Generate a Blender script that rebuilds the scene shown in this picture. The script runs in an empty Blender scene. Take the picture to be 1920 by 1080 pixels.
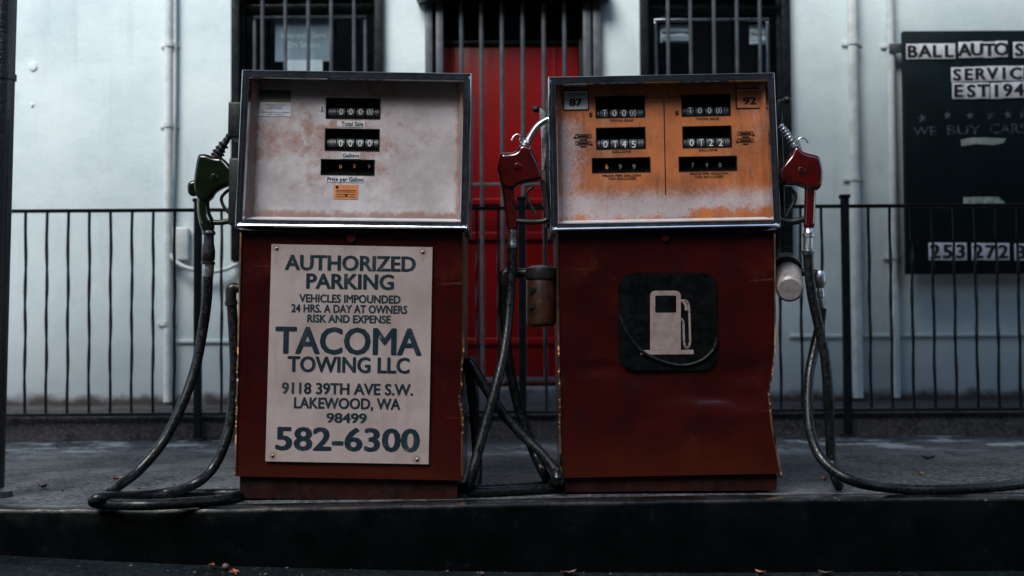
import bpy, bmesh, math, random
from mathutils import Vector, Matrix, noise
from mathutils.geometry import tessellate_polygon
random.seed(7)
R = math.radians
sc = bpy.context.scene
C = sc.collection

# ------------------------------------------------------------------ camera
F = 2667.0                      # focal length in photo pixels (50 mm on 36 mm)
HC = 0.497
cam_d = bpy.data.cameras.new('camera')
cam = bpy.data.objects.new('camera', cam_d); C.objects.link(cam)
cam_d.lens = 50.0; cam_d.sensor_width = 36.0
cam_d.clip_start = 0.05; cam_d.clip_end = 500
PITCH = math.atan(100 / F); ROLL = -0.006
CAMR = Matrix.Rotation(R(90) + PITCH, 3, 'X') @ Matrix.Rotation(ROLL, 3, 'Z')
CAMO = Vector((0, 0, HC))
cam.matrix_world = Matrix.Translation(CAMO) @ CAMR.to_4x4()
cam_d.dof.use_dof = True
cam_d.dof.focus_distance = 4.56
cam_d.dof.aperture_fstop = 3.0
sc.camera = cam

# ------------------------------------------------------------------ light
SUN_EL, SUN_AZ = 50.0, 30.0     # azimuth: degrees to the left of straight behind the camera
sv = Vector((-math.sin(R(SUN_AZ)) * math.cos(R(SUN_EL)), -math.cos(R(SUN_AZ)) * math.cos(R(SUN_EL)), math.sin(R(SUN_EL))))
ld = bpy.data.lights.new('sun', 'SUN'); lo = bpy.data.objects.new('sun', ld); C.objects.link(lo)
ld.energy = 1.5; ld.angle = R(32); ld.color = (1.0, 0.97, 0.93)
lo.rotation_euler = sv.to_track_quat('Z', 'Y').to_euler()
w = bpy.data.worlds.new('World'); sc.world = w; w.use_nodes = True
nt = w.node_tree
bg = nt.nodes['Background']
sky = nt.nodes.new('ShaderNodeTexSky'); sky.sky_type = 'NISHITA'; sky.sun_disc = False
sky.sun_elevation = R(SUN_EL); sky.sun_rotation = R(180 + SUN_AZ)
nt.links.new(sky.outputs[0], bg.inputs[0]); bg.inputs[1].default_value = 0.095
sc.view_settings.view_transform = 'Standard'; sc.view_settings.look = 'None'
sc.view_settings.gamma = 1; sc.view_settings.exposure = 1.56

# ------------------------------------------------------------------ pixel helpers
def ray(px, py):
    return CAMR @ Vector(((px - 960) / F, -(py - 540) / F, -1))
def W(px, py, Y):
    d = ray(px, py); t = Y / d.y
    return CAMO + d * t
def G(px, py, z=0.0):
    d = ray(px, py); t = (z - HC) / d.z
    return CAMO + d * t

# ------------------------------------------------------------------ materials
class N:
    """small node builder"""
    def __init__(s, name):
        s.m = bpy.data.materials.new(name); s.m.use_nodes = True
        s.t = s.m.node_tree; s.b = s.t.nodes['Principled BSDF']
        s.co = s.t.nodes.new('ShaderNodeTexCoord').outputs['Object']
        s.sep = None
    def put(s, sock, v):
        if hasattr(v, 'is_linked') or hasattr(v, 'links'): s.t.links.new(v, sock)
        elif isinstance(v, tuple): sock.default_value = (*v, 1) if len(v) == 3 and len(sock.default_value) == 4 else v
        else: sock.default_value = v
    def xyz(s, i):
        if s.sep is None:
            s.sep = s.t.nodes.new('ShaderNodeSeparateXYZ'); s.t.links.new(s.co, s.sep.inputs[0])
        return s.sep.outputs[i]
    def noise(s, scale, detail=4, rough=.6, stretch=None, dist=0, off=(0, 0, 0)):
        n = s.t.nodes.new('ShaderNodeTexNoise')
        n.inputs['Scale'].default_value = scale; n.inputs['Detail'].default_value = detail
        n.inputs['Roughness'].default_value = rough; n.inputs['Distortion'].default_value = dist
        mp = s.t.nodes.new('ShaderNodeMapping'); s.t.links.new(s.co, mp.inputs[0])
        mp.inputs['Scale'].default_value = stretch or (1, 1, 1); mp.inputs['Location'].default_value = off
        s.t.links.new(mp.outputs[0], n.inputs[0])
        return n.outputs[0]
    def rng(s, v, a, b, c=0., d=1., smooth=True):
        n = s.t.nodes.new('ShaderNodeMapRange'); n.interpolation_type = 'SMOOTHSTEP' if smooth else 'LINEAR'
        s.put(n.inputs[0], v)
        for i, x in enumerate((a, b, c, d)): n.inputs[i + 1].default_value = x
        return n.outputs[0]
    def op(s, o, a, b=0.):
        n = s.t.nodes.new('ShaderNodeMath'); n.operation = o
        s.put(n.inputs[0], a); s.put(n.inputs[1], b); return n.outputs[0]
    def mix(s, f, a, b):
        n = s.t.nodes.new('ShaderNodeMix'); n.data_type = 'RGBA'
        s.put(n.inputs[0], f); s.put(n.inputs[6], a); s.put(n.inputs[7], b); return n.outputs[2]
    def done(s, col, rough=.5, metal=0., bump=None, bdist=.002, bstr=.5, spec=None, coat=0.):
        s.put(s.b.inputs['Base Color'], col); s.put(s.b.inputs['Roughness'], rough); s.put(s.b.inputs['Metallic'], metal)
        if spec is not None: s.put(s.b.inputs['Specular IOR Level'], spec)
        if coat: s.b.inputs['Coat Weight'].default_value = coat; s.b.inputs['Coat Roughness'].default_value = .08
        if bump is not None:
            n = s.t.nodes.new('ShaderNodeBump'); n.inputs['Strength'].default_value = bstr; n.inputs['Distance'].default_value = bdist
            s.put(n.inputs['Height'], bump); s.t.links.new(n.outputs[0], s.b.inputs['Normal'])
        return s.m

def worn(name, c1, c2, rough=.5, metal=0., scale=20, lo=.4, hi=.65, bstr=.2, bdist=.001, r2=None, coat=0., spec=None, stretch=None):
    n = N(name); a = n.noise(scale, 6, .65, stretch); f = n.rng(a, lo, hi)
    r = n.rng(n.noise(scale * 2.3, 4), .35, .7, rough * .8, min(1, (r2 or rough * 1.25)))
    return n.done(n.mix(f, c1, c2), r, metal, n.noise(scale * 5, 4), bdist, bstr, spec, coat)

M = {}
M['black_paint'] = worn('black_paint', (.012, .016, .017), (.02, .024, .024), .35, scale=30)
M['rail_paint'] = worn('rail_paint', (.0035, .006, .007), (.008, .011, .012), .45, scale=14, spec=.3)
M['steel_grey'] = worn('steel_grey', (.045, .056, .066), (.075, .088, .10), .4, scale=12)
M['steel_dark'] = worn('steel_dark', (.006, .009, .0105), (.014, .017, .018), .32, scale=12, spec=.3)
M['blocker_brick'] = worn('blocker_brick', (.05, .035, .03), (.03, .024, .022), .85, scale=6)
M['rubber'] = worn('rubber', (.0028, .004, .0045), (.009, .0105, .011), .24, scale=40, lo=.5, hi=.75, stretch=(1, 1, .3), spec=.26, r2=.62)
M['post_paint'] = worn('post_paint', (.004, .005, .0055), (.009, .010, .010), .22, scale=24, bstr=.8, bdist=.004, coat=.3)
M['chrome'] = worn('chrome', (.62, .66, .70), (.42, .45, .48), .11, 1., scale=16, lo=.45, hi=.75, bstr=.08)
M['alu'] = worn('alu', (.45, .48, .50), (.3, .32, .33), .35, 1., scale=40)
M['trim'] = worn('trim', (.62, .33, .20), (.30, .13, .07), .10, 1., scale=9, lo=.6, hi=.85, bstr=.03)  # orange reflections on the strips put into the metal colour, with rust stain
M['red_nozzle'] = worn('red_nozzle', (.05, .0022, .0018), (.022, .002, .002), .10, scale=30, coat=1.)
M['green_nozzle'] = worn('green_nozzle', (.002, .0065, .0022), (.006, .008, .0015), .14, scale=30, coat=.3)
M['black_plastic'] = worn('black_plastic', (.004, .005, .0055), (.010, .011, .011), .4, scale=50, spec=.35)
M['ink'] = worn('ink', (.004, .013, .019), (.008, .019, .026), .5, scale=60, spec=.15)
def m_ink():
    n = N('chipped_ink'); a = n.noise(75, 6, .75); b = n.noise(24, 6, .7, (1, 1, .3), off=(4, 0, 0))
    c = n.mix(n.rng(b, .48, .66, 0, .6), (.004, .013, .019), (.022, .034, .040)); c = n.mix(n.rng(n.op('ADD', a, n.op('MULTIPLY', n.op('SUBTRACT', b, .5), .5)), .665, .70, 0, .85), c, (.20, .165, .15))
    return n.done(c, .5, spec=.15)
M['sign_ink'] = m_ink()
M['ink_black'] = worn('ink_black', (.004, .0045, .005), (.008, .008, .008), .5, scale=60, spec=.15)
M['digit_white'] = worn('digit_white', (.55, .56, .55), (.38, .39, .38), .6, scale=90)
M['digit_orange'] = worn('digit_orange', (.55, .17, .05), (.35, .10, .03), .6, scale=90)
M['digit_dim'] = worn('digit_dim', (.14, .14, .12), (.08, .08, .07), .6, scale=90)
M['drum'] = worn('drum', (.022, .026, .028), (.045, .05, .052), .5, scale=60)
M['cavity'] = worn('cavity', (.0025, .0035, .004), (.005, .0055, .006), .4, scale=30, spec=.15)
M['sticker_white'] = worn('sticker_white', (.40, .41, .42), (.32, .32, .32), .55, scale=40)
M['sticker_green'] = worn('sticker_green', (.012, .030, .016), (.02, .035, .018), .5, scale=40)
M['sticker_gold'] = worn('sticker_gold', (.10, .085, .015), (.08, .07, .02), .5, scale=40)
M['sticker_orange'] = worn('sticker_orange', (.44, .15, .045), (.33, .11, .035), .55, scale=70)
M['icon_black'] = worn('icon_black', (.0015, .0018, .002), (.004, .0045, .005), .16, scale=25, spec=.3)
M['icon_white'] = worn('icon_white', (.17, .13, .12), (.125, .093, .086), .6, scale=35)
M['filter_brown'] = worn('filter_brown', (.030, .0095, .0045), (.014, .005, .003), .4, scale=25)
M['filter_white'] = worn('filter_white', (.20, .185, .185), (.12, .10, .10), .4, scale=25)
M['tile_white'] = worn('tile_white', (.82, .85, .87), (.66, .70, .73), .5, scale=14)
M['tile_ink'] = worn('tile_ink', (.006, .008, .009), (.012, .013, .014), .6, scale=30)
M['chalk'] = worn('chalk', (.10, .13, .14), (.012, .02, .022), .9, scale=30, lo=.4, hi=.6)
M['tape'] = worn('tape', (.22, .33, .28), (.42, .44, .36), .6, scale=22)
M['tape_b'] = worn('tape_b', (.50, .52, .50), (.10, .26, .06), .6, scale=26)
M['notice_grey'] = worn('notice_grey', (.40, .45, .49), (.34, .39, .43), .6, scale=10)
M['notice_white'] = worn('notice_white', (.85, .86, .86), (.76, .77, .77), .6, scale=10)
M['leaf'] = worn('leaf', (.30, .11, .045), (.14, .05, .025), .6, scale=60)
M['leaf_dark'] = worn('leaf_dark', (.07, .035, .025), (.04, .025, .02), .6, scale=60)
M['pipe_white'] = worn('pipe_white', (.62, .67, .66), (.48, .53, .52), .4, scale=9)
M['step'] = worn('step', (.12, .13, .14), (.06, .065, .07), .8, scale=9)
M['grit'] = worn('grit', (.045, .044, .042), (.020, .017, .016), .8, scale=30)
M['roof'] = worn('roof', (.10, .10, .10), (.14, .14, .14), .8, scale=4)
M['screw'] = worn('screw', (.20, .18, .17), (.10, .08, .07), .4, 1., scale=60)

def m_wall():
    n = N('painted_stucco')
    big = n.noise(1.6, 7, .68); fine = n.noise(14, 6, .7)
    c = n.mix(n.rng(big, .35, .7), (.665, .77, .775), (.53, .645, .665))
    c = n.mix(n.rng(fine, .60, .76, 0, .35), c, (.45, .50, .50))
    # grime splashed up from the walkway, with ragged top
    z = n.op('ADD', n.xyz(2), n.op('MULTIPLY', n.op('SUBTRACT', n.noise(7, 6, .7), .5), .13))
    c = n.mix(n.rng(z, .10, .95, .55, 0), c, (.20, .235, .25))
    c = n.mix(n.rng(z, .15, .215, 1, 0), c, (.055, .045, .04))
    run = n.noise(6, 6, .65, (1, 1, .10))
    c = n.mix(n.rng(run, .54, .75, 0, .4), c, (.36, .42, .43)); pt = n.noise(2.6, 9, .72, off=(4, 0, 2)); c = n.mix(n.rng(pt, .56, .66, 0, .22), c, (.40, .47, .50))
    return n.done(c, .62, 0, n.op('ADD', n.noise(5, 6, .65), n.op('MULTIPLY', n.noise(60, 4, .6), .25)), .012, .45)
M['wall'] = m_wall()

def m_ground(name, c1, c2, c3, spots=False):
    n = N(name)
    a = n.noise(1.6, 9, .7, (1, .45, 1), dist=.5); b = n.noise(8, 9, .75, (1, .5, 1)); d = n.noise(55, 5, .75, (1, .6, 1))
    c = n.mix(n.rng(a, .43, .57), c1, c2)
    c = n.mix(n.rng(b, .50, .60, 0, .85), c, c3)
    c = n.mix(n.rng(d, .53, .62, 0, .7), c, (c2[0] * 2.6, c2[1] * 2.6, c2[2] * 2.6)); c = n.mix(n.rng(d, .44, .34, 0, .7), c, (c3[0] * .4, c3[1] * .4, c3[2] * .4))
    if spots:
        s = n.rng(n.noise(4.2, 9, .72, (.7, .55, 1), off=(3.1, 1.7, 0)), .505, .56)
        band = n.op('MULTIPLY', n.rng(n.xyz(1), 6.05, 6.75), n.rng(n.noise(.9, 2, .5, off=(1.2, 0, 0)), .38, .52))
        c = n.mix(n.op('MULTIPLY', s, n.op('MULTIPLY', band, .75)), c, (.34, .38, .395))
        s2 = n.rng(n.noise(11, 8, .7, off=(8, 3, 0)), .64, .70)
        c = n.mix(n.op('MULTIPLY', s2, .5), c, (.25, .28, .29))
    r = n.rng(n.noise(2.2, 5, .6), .35, .65, .42, .8)
    return n.done(c, r, 0, spec=.2 if spots else .08, bump=n.op('ADD', n.noise(3, 6, .6), n.op('MULTIPLY', n.noise(45, 6, .75), .22)), bdist=.03, bstr=.9)
M['pavement'] = m_ground('pavement_concrete', (.024, .029, .033), (.063, .069, .074), (.010, .013, .015), True)
M['walkway'] = m_ground('walkway_concrete', (.075, .070, .068), (.055, .052, .052), (.035, .032, .03))
M['street'] = m_ground('street_asphalt', (.003, .0055, .0065), (.006, .0095, .011), (.002, .003, .004))

def m_kerb():
    n = N('kerb_black_paint')
    f = n.rng(n.noise(18, 8, .7), .60, .72)
    c = n.mix(f, (.0008, .0014, .0015), (.004, .005, .005))
    return n.done(c, n.rng(n.noise(9, 5), .35, .65, .22, .5), 0, n.op('ADD', n.noise(7, 6, .65), n.op('MULTIPLY', n.noise(50, 5, .7), .3)), .008, .4, spec=n.rng(n.xyz(2), -.018, -.004, .03, .45))
M['kerb'] = m_kerb()

def m_cabinet(name, zlo, zhi):
    n = N(name)
    a = n.noise(6, 6, .65); sp = n.noise(70, 5, .7); st = n.noise(30, 4, .6, (.15, 1, 1.6))
    c = n.mix(n.rng(a, .38, .62), (.0215, .0020, .0017), (.0125, .0013, .0012))
    fd = n.noise(3.4, 8, .7, off=(3, 0, 6)); c = n.mix(n.rng(fd, .52, .64, 0, .6), c, (.038, .0066, .0038))
    s1 = n.noise(44, 5, .7, (1, 1, .05), dist=.5); s2 = n.noise(36, 5, .7, (.06, 1, 1), dist=.8, off=(2, 0, 7))
    c = n.mix(n.op('MAXIMUM', n.rng(s1, .69, .75, 0, .3), n.rng(s2, .665, .71, 0, .45)), c, (.070, .030, .022))
    rz = n.op('ADD', n.xyz(2), n.op('MULTIPLY', n.op('SUBTRACT', a, .5), .25))
    c = n.mix(n.rng(rz, zlo, zhi, .75, 0), c, (.030, .0048, .0015))
    c = n.mix(n.rng(sp, .66, .74, 0, .7), c, (.02, .008, .006))
    c = n.mix(n.rng(st, .68, .76, 0, .35), c, (.045, .018, .014))
    return n.done(c, n.rng(n.noise(12, 5), .35, .7, .15, .25), 0, n.op('ADD', n.noise(7, 5, .6), n.op('MULTIPLY', st, .12)), .005, .35, spec=.35)
M['cabinet'] = m_cabinet('oxidised_red_paint', .03, .26)

M['plinth'] = worn('grimy_plinth', (.014, .0028, .0014), (.006, .0022, .0016), .4, scale=12, spec=.2)

def m_sign(spots):
    n = N('sign_plate')
    a = n.noise(5, 6, .65); s = n.noise(55, 6, .75); k = n.noise(26, 6, .7, (1, 1, .35), dist=1.2)
    c = n.mix(n.rng(a, .35, .7), (.245, .205, .192), (.18, .142, .128))
    c = n.mix(n.rng(s, .62, .72, 0, .5), c, (.22, .17, .15))
    c = n.mix(n.rng(k, .66, .72, 0, .7), c, (.12, .09, .078))
    for x, z in spots:                                   # rust rings and runs around the screws
        dx = n.op('SUBTRACT', n.xyz(0), x); dz = n.op('SUBTRACT', n.xyz(2), z)
        rg = n.rng(n.op('SQRT', n.op('ADD', n.op('MULTIPLY', dx, dx), n.op('MULTIPLY', dz, dz))), .006, .028, 1, 0)
        rn = n.op('MULTIPLY', n.rng(n.op('ABSOLUTE', dx), .002, .010, 1, 0), n.op('MULTIPLY', n.rng(dz, -.12, -.01, 0, .8), n.rng(dz, 0, .006, 1, 0)))
        m_ = n.op('ADD', n.op('MAXIMUM', rg, rn), n.op('MULTIPLY', n.op('SUBTRACT', n.noise(60, 6, .7), .5), 1.4))
        c = n.mix(n.rng(m_, .45, 1.1, 0, .6), c, (.13, .065, .04))
    dr_ = n.noise(22, 6, .7, (1, 1, .07), off=(2, 0, 5)); c = n.mix(n.rng(dr_, .56, .70, 0, .4), c, (.13, .10, .09))
    return n.done(c, .5, 0, s, .001, .15)

def m_panel_left(cx, cz):
    n = N('rusted_white_enamel_rim_shade')
    a = n.noise(5, 8, .7, off=(2, 0, 1)); b = n.noise(26, 8, .75); s = n.noise(110, 5, .7); sm = n.noise(3.2, 6, .6, off=(5, 0, 4))
    c = n.mix(n.rng(sm, .38, .68), (.365, .350, .352), (.265, .243, .243))
    dx = n.op('DIVIDE', n.op('SUBTRACT', n.xyz(0), cx), .26); dz = n.op('DIVIDE', n.op('SUBTRACT', n.xyz(2), cz), .13)
    d = n.op('SQRT', n.op('ADD', n.op('MULTIPLY', dx, dx), n.op('MULTIPLY', dz, dz)))
    near = n.rng(d, .1, 1.8, .74, 0)
    top = n.rng(n.xyz(2), cz + .08, cz + .19, 0, .45)  # shadow of the upper rim, fed into the rust mask
    rust = n.op('ADD', n.op('ADD', near, top), n.op('MULTIPLY', n.op('SUBTRACT', a, .5), 3.2))  # mask holds both the rust and the upper rim's shadow
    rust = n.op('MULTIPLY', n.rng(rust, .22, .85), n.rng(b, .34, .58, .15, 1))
    gb = n.noise(7, 7, .7, off=(4, 0, 8)); c = n.mix(n.rng(gb, .44, .66, 0, .5), c, (.175, .150, .148))
    c = n.mix(n.op('MULTIPLY', rust, .80), c, (.175, .072, .042))  # rust brown, also paints the rim's shadow near the top
    c = n.mix(n.op('MULTIPLY', n.rng(n.op('ADD', n.xyz(2), n.op('MULTIPLY', n.op('SUBTRACT', a, .5), .03)), cz + .095, cz + .11), .5), c, (.19, .11, .085))  # brown band paints the rim's shadow together with rust along the top
    c = n.mix(n.op('MULTIPLY', n.rng(s, .56, .68), n.rng(n.op('ADD', rust, b), .55, 1.0)), c, (.17, .06, .035))
    ex = n.op('SUBTRACT', .335, n.op('ABSOLUTE', n.op('SUBTRACT', n.xyz(0), cx))); ez = n.op('SUBTRACT', n.xyz(2), cz - .255)
    ed = n.op('ADD', n.rng(n.op('MINIMUM', ex, ez), .0, .045, .75, 0), n.op('MULTIPLY', n.op('SUBTRACT', b, .5), 1.4))
    c = n.mix(n.rng(ed, .30, .75, 0, .8), c, (.16, .07, .045))
    sc_ = n.noise(38, 5, .7, (1, 1, .06), dist=.6, off=(3, 0, 2)); c = n.mix(n.rng(sc_, .66, .72, 0, .45), c, (.20, .16, .15))
    k = n.noise(17, 8, .75, dist=1.5, off=(1, 0, 9))
    c = n.mix(n.rng(k, .67, .73, 0, .7), c, (.13, .10, .10))
    return n.done(c, .5, 0, b, .0012, .35)
def m_panel_right(x0, x1, z0, z1):
    n = N('rusted_orange_enamel')
    wd, h = x1 - x0, z1 - z0
    a = n.noise(5.5, 8, .68, off=(7, 0, 3)); b = n.noise(30, 7, .75); s = n.noise(120, 5, .7); st = n.noise(16, 6, .65, (1, 1, .22))
    c = n.mix(n.rng(a, .35, .68), (.35, .100, .019), (.155, .043, .012))
    c = n.mix(n.rng(st, .50, .66, 0, .55), c, (.33, .145, .07)); st2 = n.noise(26, 7, .7, (1, 1, .12), off=(5, 0, 1)); c = n.mix(n.rng(st2, .54, .66, 0, .6), c, (.10, .03, .010))
    p = n.op('MULTIPLY', n.op('SUBTRACT', a, .5), 1.0); q = n.op('MULTIPLY', n.op('SUBTRACT', n.op('ADD', b, n.op('MULTIPLY', n.op('SUBTRACT', s, .5), .7)), .5), 1.5)
    u = n.op('DIVIDE', n.op('SUBTRACT', n.xyz(0), x0), wd); v = n.op('DIVIDE', n.op('SUBTRACT', n.xyz(2), z0), h); v = n.op('ADD', v, n.op('ADD', n.op('MULTIPLY', n.op('SUBTRACT', a, .5), .28), n.op('MULTIPLY', n.op('SUBTRACT', b, .5), .10)))
    v2 = n.op('SUBTRACT', v, n.op('MULTIPLY', n.rng(u, .15, .9), .09)); band = n.op('MULTIPLY', n.rng(v2, -.02, .08), n.rng(v, .16, .34, 1, 0))          # pale wiped band along the bottom
    lx = n.rng(u, .04, .22, .85, 0); lz = n.op('MULTIPLY', n.rng(v, .82, .70), n.rng(u, .015, .05))
    colm = n.op('MULTIPLY', lx, lz)
    rgt = n.op('MULTIPLY', n.rng(u, .78, .95, 0, .55), n.rng(v, .45, .75))
    pale = n.op('ADD', n.op('MAXIMUM', n.op('MAXIMUM', band, colm), n.op('MULTIPLY', rgt, .8)), n.op('ADD', p, q))
    c = n.mix(n.rng(pale, .15, 1.15), c, n.mix(n.rng(a, .35, .65), (.34, .305, .315), (.25, .215, .215)))
    edge = n.op('ADD', n.rng(n.op('MINIMUM', u, n.op('SUBTRACT', 1., u)), .0, .045, .8, 0), n.op('MULTIPLY', n.rng(b, .55, .75), .3))
    c = n.mix(n.op('MULTIPLY', edge, n.rng(s, .35, .65)), c, (.14, .045, .02))
    c = n.mix(n.rng(s, .63, .72, 0, .5), c, (.16, .055, .025))
    return n.done(c, .5, 0, b, .0012, .35)
def m_door():
    n = N('red_door_paint')
    a = n.noise(3, 5, .6); g = n.noise(20, 6, .65, (1, 1, .1))
    c = n.mix(n.rng(a, .35, .7), (.235, .006, .0085), (.19, .0065, .0065))
    c = n.mix(n.rng(g, .58, .75, 0, .3), c, (.14, .01, .009))
    return n.done(c, .3, 0, g, .002, .2, spec=.25)
M['door'] = m_door()
def m_board():
    n = N('signboard_paint')
    a = n.noise(3, 6, .6); h = n.noise(10, 6, .7, (.12, 1, 3)); s = n.noise(30, 7, .75)
    c = n.mix(n.rng(a, .35, .7), (.0035, .0105, .012), (.007, .016, .018))
    c = n.mix(n.rng(h, .62, .76, 0, .6), c, (.030, .045, .048))
    c = n.mix(n.rng(s, .70, .76, 0, .6), c, (.08, .10, .10))
    return n.done(c, .42, 0, s, .001, .2, spec=.15)
M['board'] = m_board()
def m_glass():
    m = bpy.data.materials.new('window_glass'); m.use_nodes = True; t = m.node_tree
    for x in list(t.nodes): t.nodes.remove(x)
    o = t.nodes.new('ShaderNodeOutputMaterial'); mx = t.nodes.new('ShaderNodeMixShader'); lwt = t.nodes.new('ShaderNodeLayerWeight'); pw = t.nodes.new('ShaderNodeMath'); pw.operation = 'POWER'; pw.inputs[1].default_value = 4; fr = t.nodes.new('ShaderNodeMapRange'); fr.inputs[3].default_value = .06; fr.inputs[4].default_value = .8
    t.links.new(lwt.outputs['Facing'], pw.inputs[0]); t.links.new(pw.outputs[0], fr.inputs[0])
    tr = t.nodes.new('ShaderNodeBsdfTransparent'); tr.inputs[0].default_value = (.85, .9, .92, 1); gl = t.nodes.new('ShaderNodeBsdfGlossy'); gl.inputs['Roughness'].default_value = .03
    t.links.new(fr.outputs[0], mx.inputs[0]); t.links.new(tr.outputs[0], mx.inputs[1]); t.links.new(gl.outputs[0], mx.inputs[2]); t.links.new(mx.outputs[0], o.inputs[0])
    return m
M['glass'] = m_glass()

# ------------------------------------------------------------------ mesh helpers
class MB:
    def __init__(s): s.v = []; s.f = []
    def add(s, vs, fs):
        k = len(s.v); s.v += [tuple(x) for x in vs]; s.f += [tuple(i + k for i in f) for f in fs]; return s
    def box(s, x0, x1, y0, y1, z0, z1):
        vs = [(x, y, z) for z in (z0, z1) for y in (y0, y1) for x in (x0, x1)]
        return s.add(vs, [(0, 2, 3, 1), (4, 5, 7, 6), (0, 1, 5, 4), (1, 3, 7, 5), (3, 2, 6, 7), (2, 0, 4, 6)])
    def bbox(s, x0, x1, y0, y1, z0, z1, b=.003, seg=2):
        bm = bmesh.new(); bmesh.ops.create_cube(bm, size=1)
        for v in bm.verts:
            v.co = ((x0 + x1) / 2 + v.co.x * (x1 - x0), (y0 + y1) / 2 + v.co.y * (y1 - y0), (z0 + z1) / 2 + v.co.z * (z1 - z0))
        b = min(b, abs(x1 - x0) * .45, abs(y1 - y0) * .45, abs(z1 - z0) * .45)
        bmesh.ops.bevel(bm, geom=bm.edges[:], offset=b, segments=seg, profile=.5, affect='EDGES')
        return s.bm(bm)
    def bm(s, bm):
        bm.verts.index_update(); s.add([v.co for v in bm.verts], [[v.index for v in f.verts] for f in bm.faces]); bm.free(); return s
    def quadp(s, c, y0, y1):
        """prism on four (x,z) corners TL TR BR BL"""
        vs = [(x, y0, z) for x, z in c] + [(x, y1, z) for x, z in c]
        return s.add(vs, [(0, 3, 2, 1), (4, 5, 6, 7), (0, 1, 5, 4), (1, 2, 6, 5), (2, 3, 7, 6), (3, 0, 4, 7)])
    def poly(s, pts, y0, y1):
        """extruded flat outline (x,z)"""
        n = len(pts); vs = [(x, y0, z) for x, z in pts] + [(x, y1, z) for x, z in pts]
        tri = tessellate_polygon([[Vector((x, z, 0)) for x, z in pts]])
        fs = [t for t in tri] + [tuple(i + n for i in t) for t in tri] + [(i, (i + 1) % n, n + (i + 1) % n, n + i) for i in range(n)]
        return s.add(vs, fs)
    def tube(s, path, r, seg=12, cap=True, sub=6, smooth=True):
        """round tube through points (Vector, optional radius list)"""
        P = [Vector(p) for p in path]; rr = r if isinstance(r, (list, tuple)) else [r] * len(P)
        if smooth and len(P) > 2:
            Q, q = [], []
            for i in range(len(P) - 1):
                p0, p1, p2, p3 = P[max(i - 1, 0)], P[i], P[i + 1], P[min(i + 2, len(P) - 1)]
                for k in range(sub):
                    t = k / sub
                    Q.append(.5 * ((2 * p1) + (p2 - p0) * t + (2 * p0 - 5 * p1 + 4 * p2 - p3) * t * t + (3 * p1 - p0 - 3 * p2 + p3) * t ** 3))
                    q.append(rr[i] + (rr[i + 1] - rr[i]) * t)
            Q.append(P[-1]); q.append(rr[-1]); P, rr = Q, q
        n = len(P); t0 = (P[1] - P[0]).normalized()
        up = Vector((0, 1, 0)) if abs(t0.y) < .9 else Vector((1, 0, 0))
        u = (up - t0 * up.dot(t0)).normalized(); vs, fs = [], []
        for i in range(n):
            t = (P[min(i + 1, n - 1)] - P[max(i - 1, 0)]).normalized()
            u = (u - t * u.dot(t)).normalized(); b = t.cross(u)
            for k in range(seg):
                a = 2 * math.pi * k / seg
                vs.append(P[i] + (u * math.cos(a) + b * math.sin(a)) * rr[i])
        for i in range(n - 1):
            for k in range(seg):
                k2 = (k + 1) % seg
                fs.append((i * seg + k, i * seg + k2, (i + 1) * seg + k2, (i + 1) * seg + k))
        if cap: fs += [tuple(range(seg - 1, -1, -1)), tuple((n - 1) * seg + k for k in range(seg))]
        return s.add(vs, fs)
    def lathe(s, a, b, prof, seg=20):
        """rings (t along a-b, radius)"""
        a, b = Vector(a), Vector(b)
        return s.tube([a + (b - a) * t for t, _ in prof], [r for _, r in prof], seg, True, 1, False)
    def ball(s, c, r, sub=2):
        bm = bmesh.new(); bmesh.ops.create_icosphere(bm, subdivisions=sub, radius=r)
        for v in bm.verts: v.co += Vector(c)
        return s.bm(bm)
    def pillow(s, pts, y, d, r, steps=4, it=2):
        """rounded slab from a closed (x,z) outline; half depth d, edge radius r"""
        P = [Vector(p) for p in pts]
        if sum(P[i].x * P[(i + 1) % len(P)].y - P[(i + 1) % len(P)].x * P[i].y for i in range(len(P))) < 0: P.reverse()
        for _ in range(it):
            P = [q for i in range(len(P)) for q in (P[i] * .75 + P[(i + 1) % len(P)] * .25, P[i] * .25 + P[(i + 1) % len(P)] * .75)]
        n = len(P)
        nor = []
        for i in range(n):
            t = (P[(i + 1) % n] - P[i - 1]); nor.append(Vector((t.y, -t.x)).normalized())
        rings = []
        for k in range(steps + 1):
            a = math.pi / 2 * k / steps; rings.append((-(d - r) - r * math.cos(a), r * (1 - math.sin(a))))
        rings += [(-yy, o) for yy, o in reversed(rings)]
        vs = [(P[i].x - nor[i].x * o, y + yy, P[i].y - nor[i].y * o) for yy, o in rings for i in range(n)]
        fs = [(j * n + i, j * n + (i + 1) % n, (j + 1) * n + (i + 1) % n, (j + 1) * n + i) for j in range(len(rings) - 1) for i in range(n)]
        tri = tessellate_polygon([[Vector((vs[i][0], vs[i][2], 0)) for i in range(n)]])
        k = (len(rings) - 1) * n
        fs += [tuple(t) for t in tri] + [tuple(i + k for i in t) for t in tri]
        return s.add(vs, fs)
    def build(s, name, mat, parent=None, smooth=35, space=None):
        """space: a root whose local frame the (world) points are turned into"""
        me = bpy.data.meshes.new(name)
        vs = s.v
        if space is not None:
            inv = space.matrix_basis.inverted(); vs = [tuple(inv @ Vector(v)) for v in vs]
        me.from_pydata(vs, [], s.f); me.update()
        bm = bmesh.new(); bm.from_mesh(me); bmesh.ops.recalc_face_normals(bm, faces=bm.faces[:]); bm.to_mesh(me); bm.free()
        if smooth:
            for p in me.polygons: p.use_smooth = True
            me.set_sharp_from_angle(angle=R(smooth))
        me.materials.append(M[mat] if isinstance(mat, str) else mat)
        o = bpy.data.objects.new(name, me); C.objects.link(o)
        if parent is not None: o.parent = parent
        return o

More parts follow.
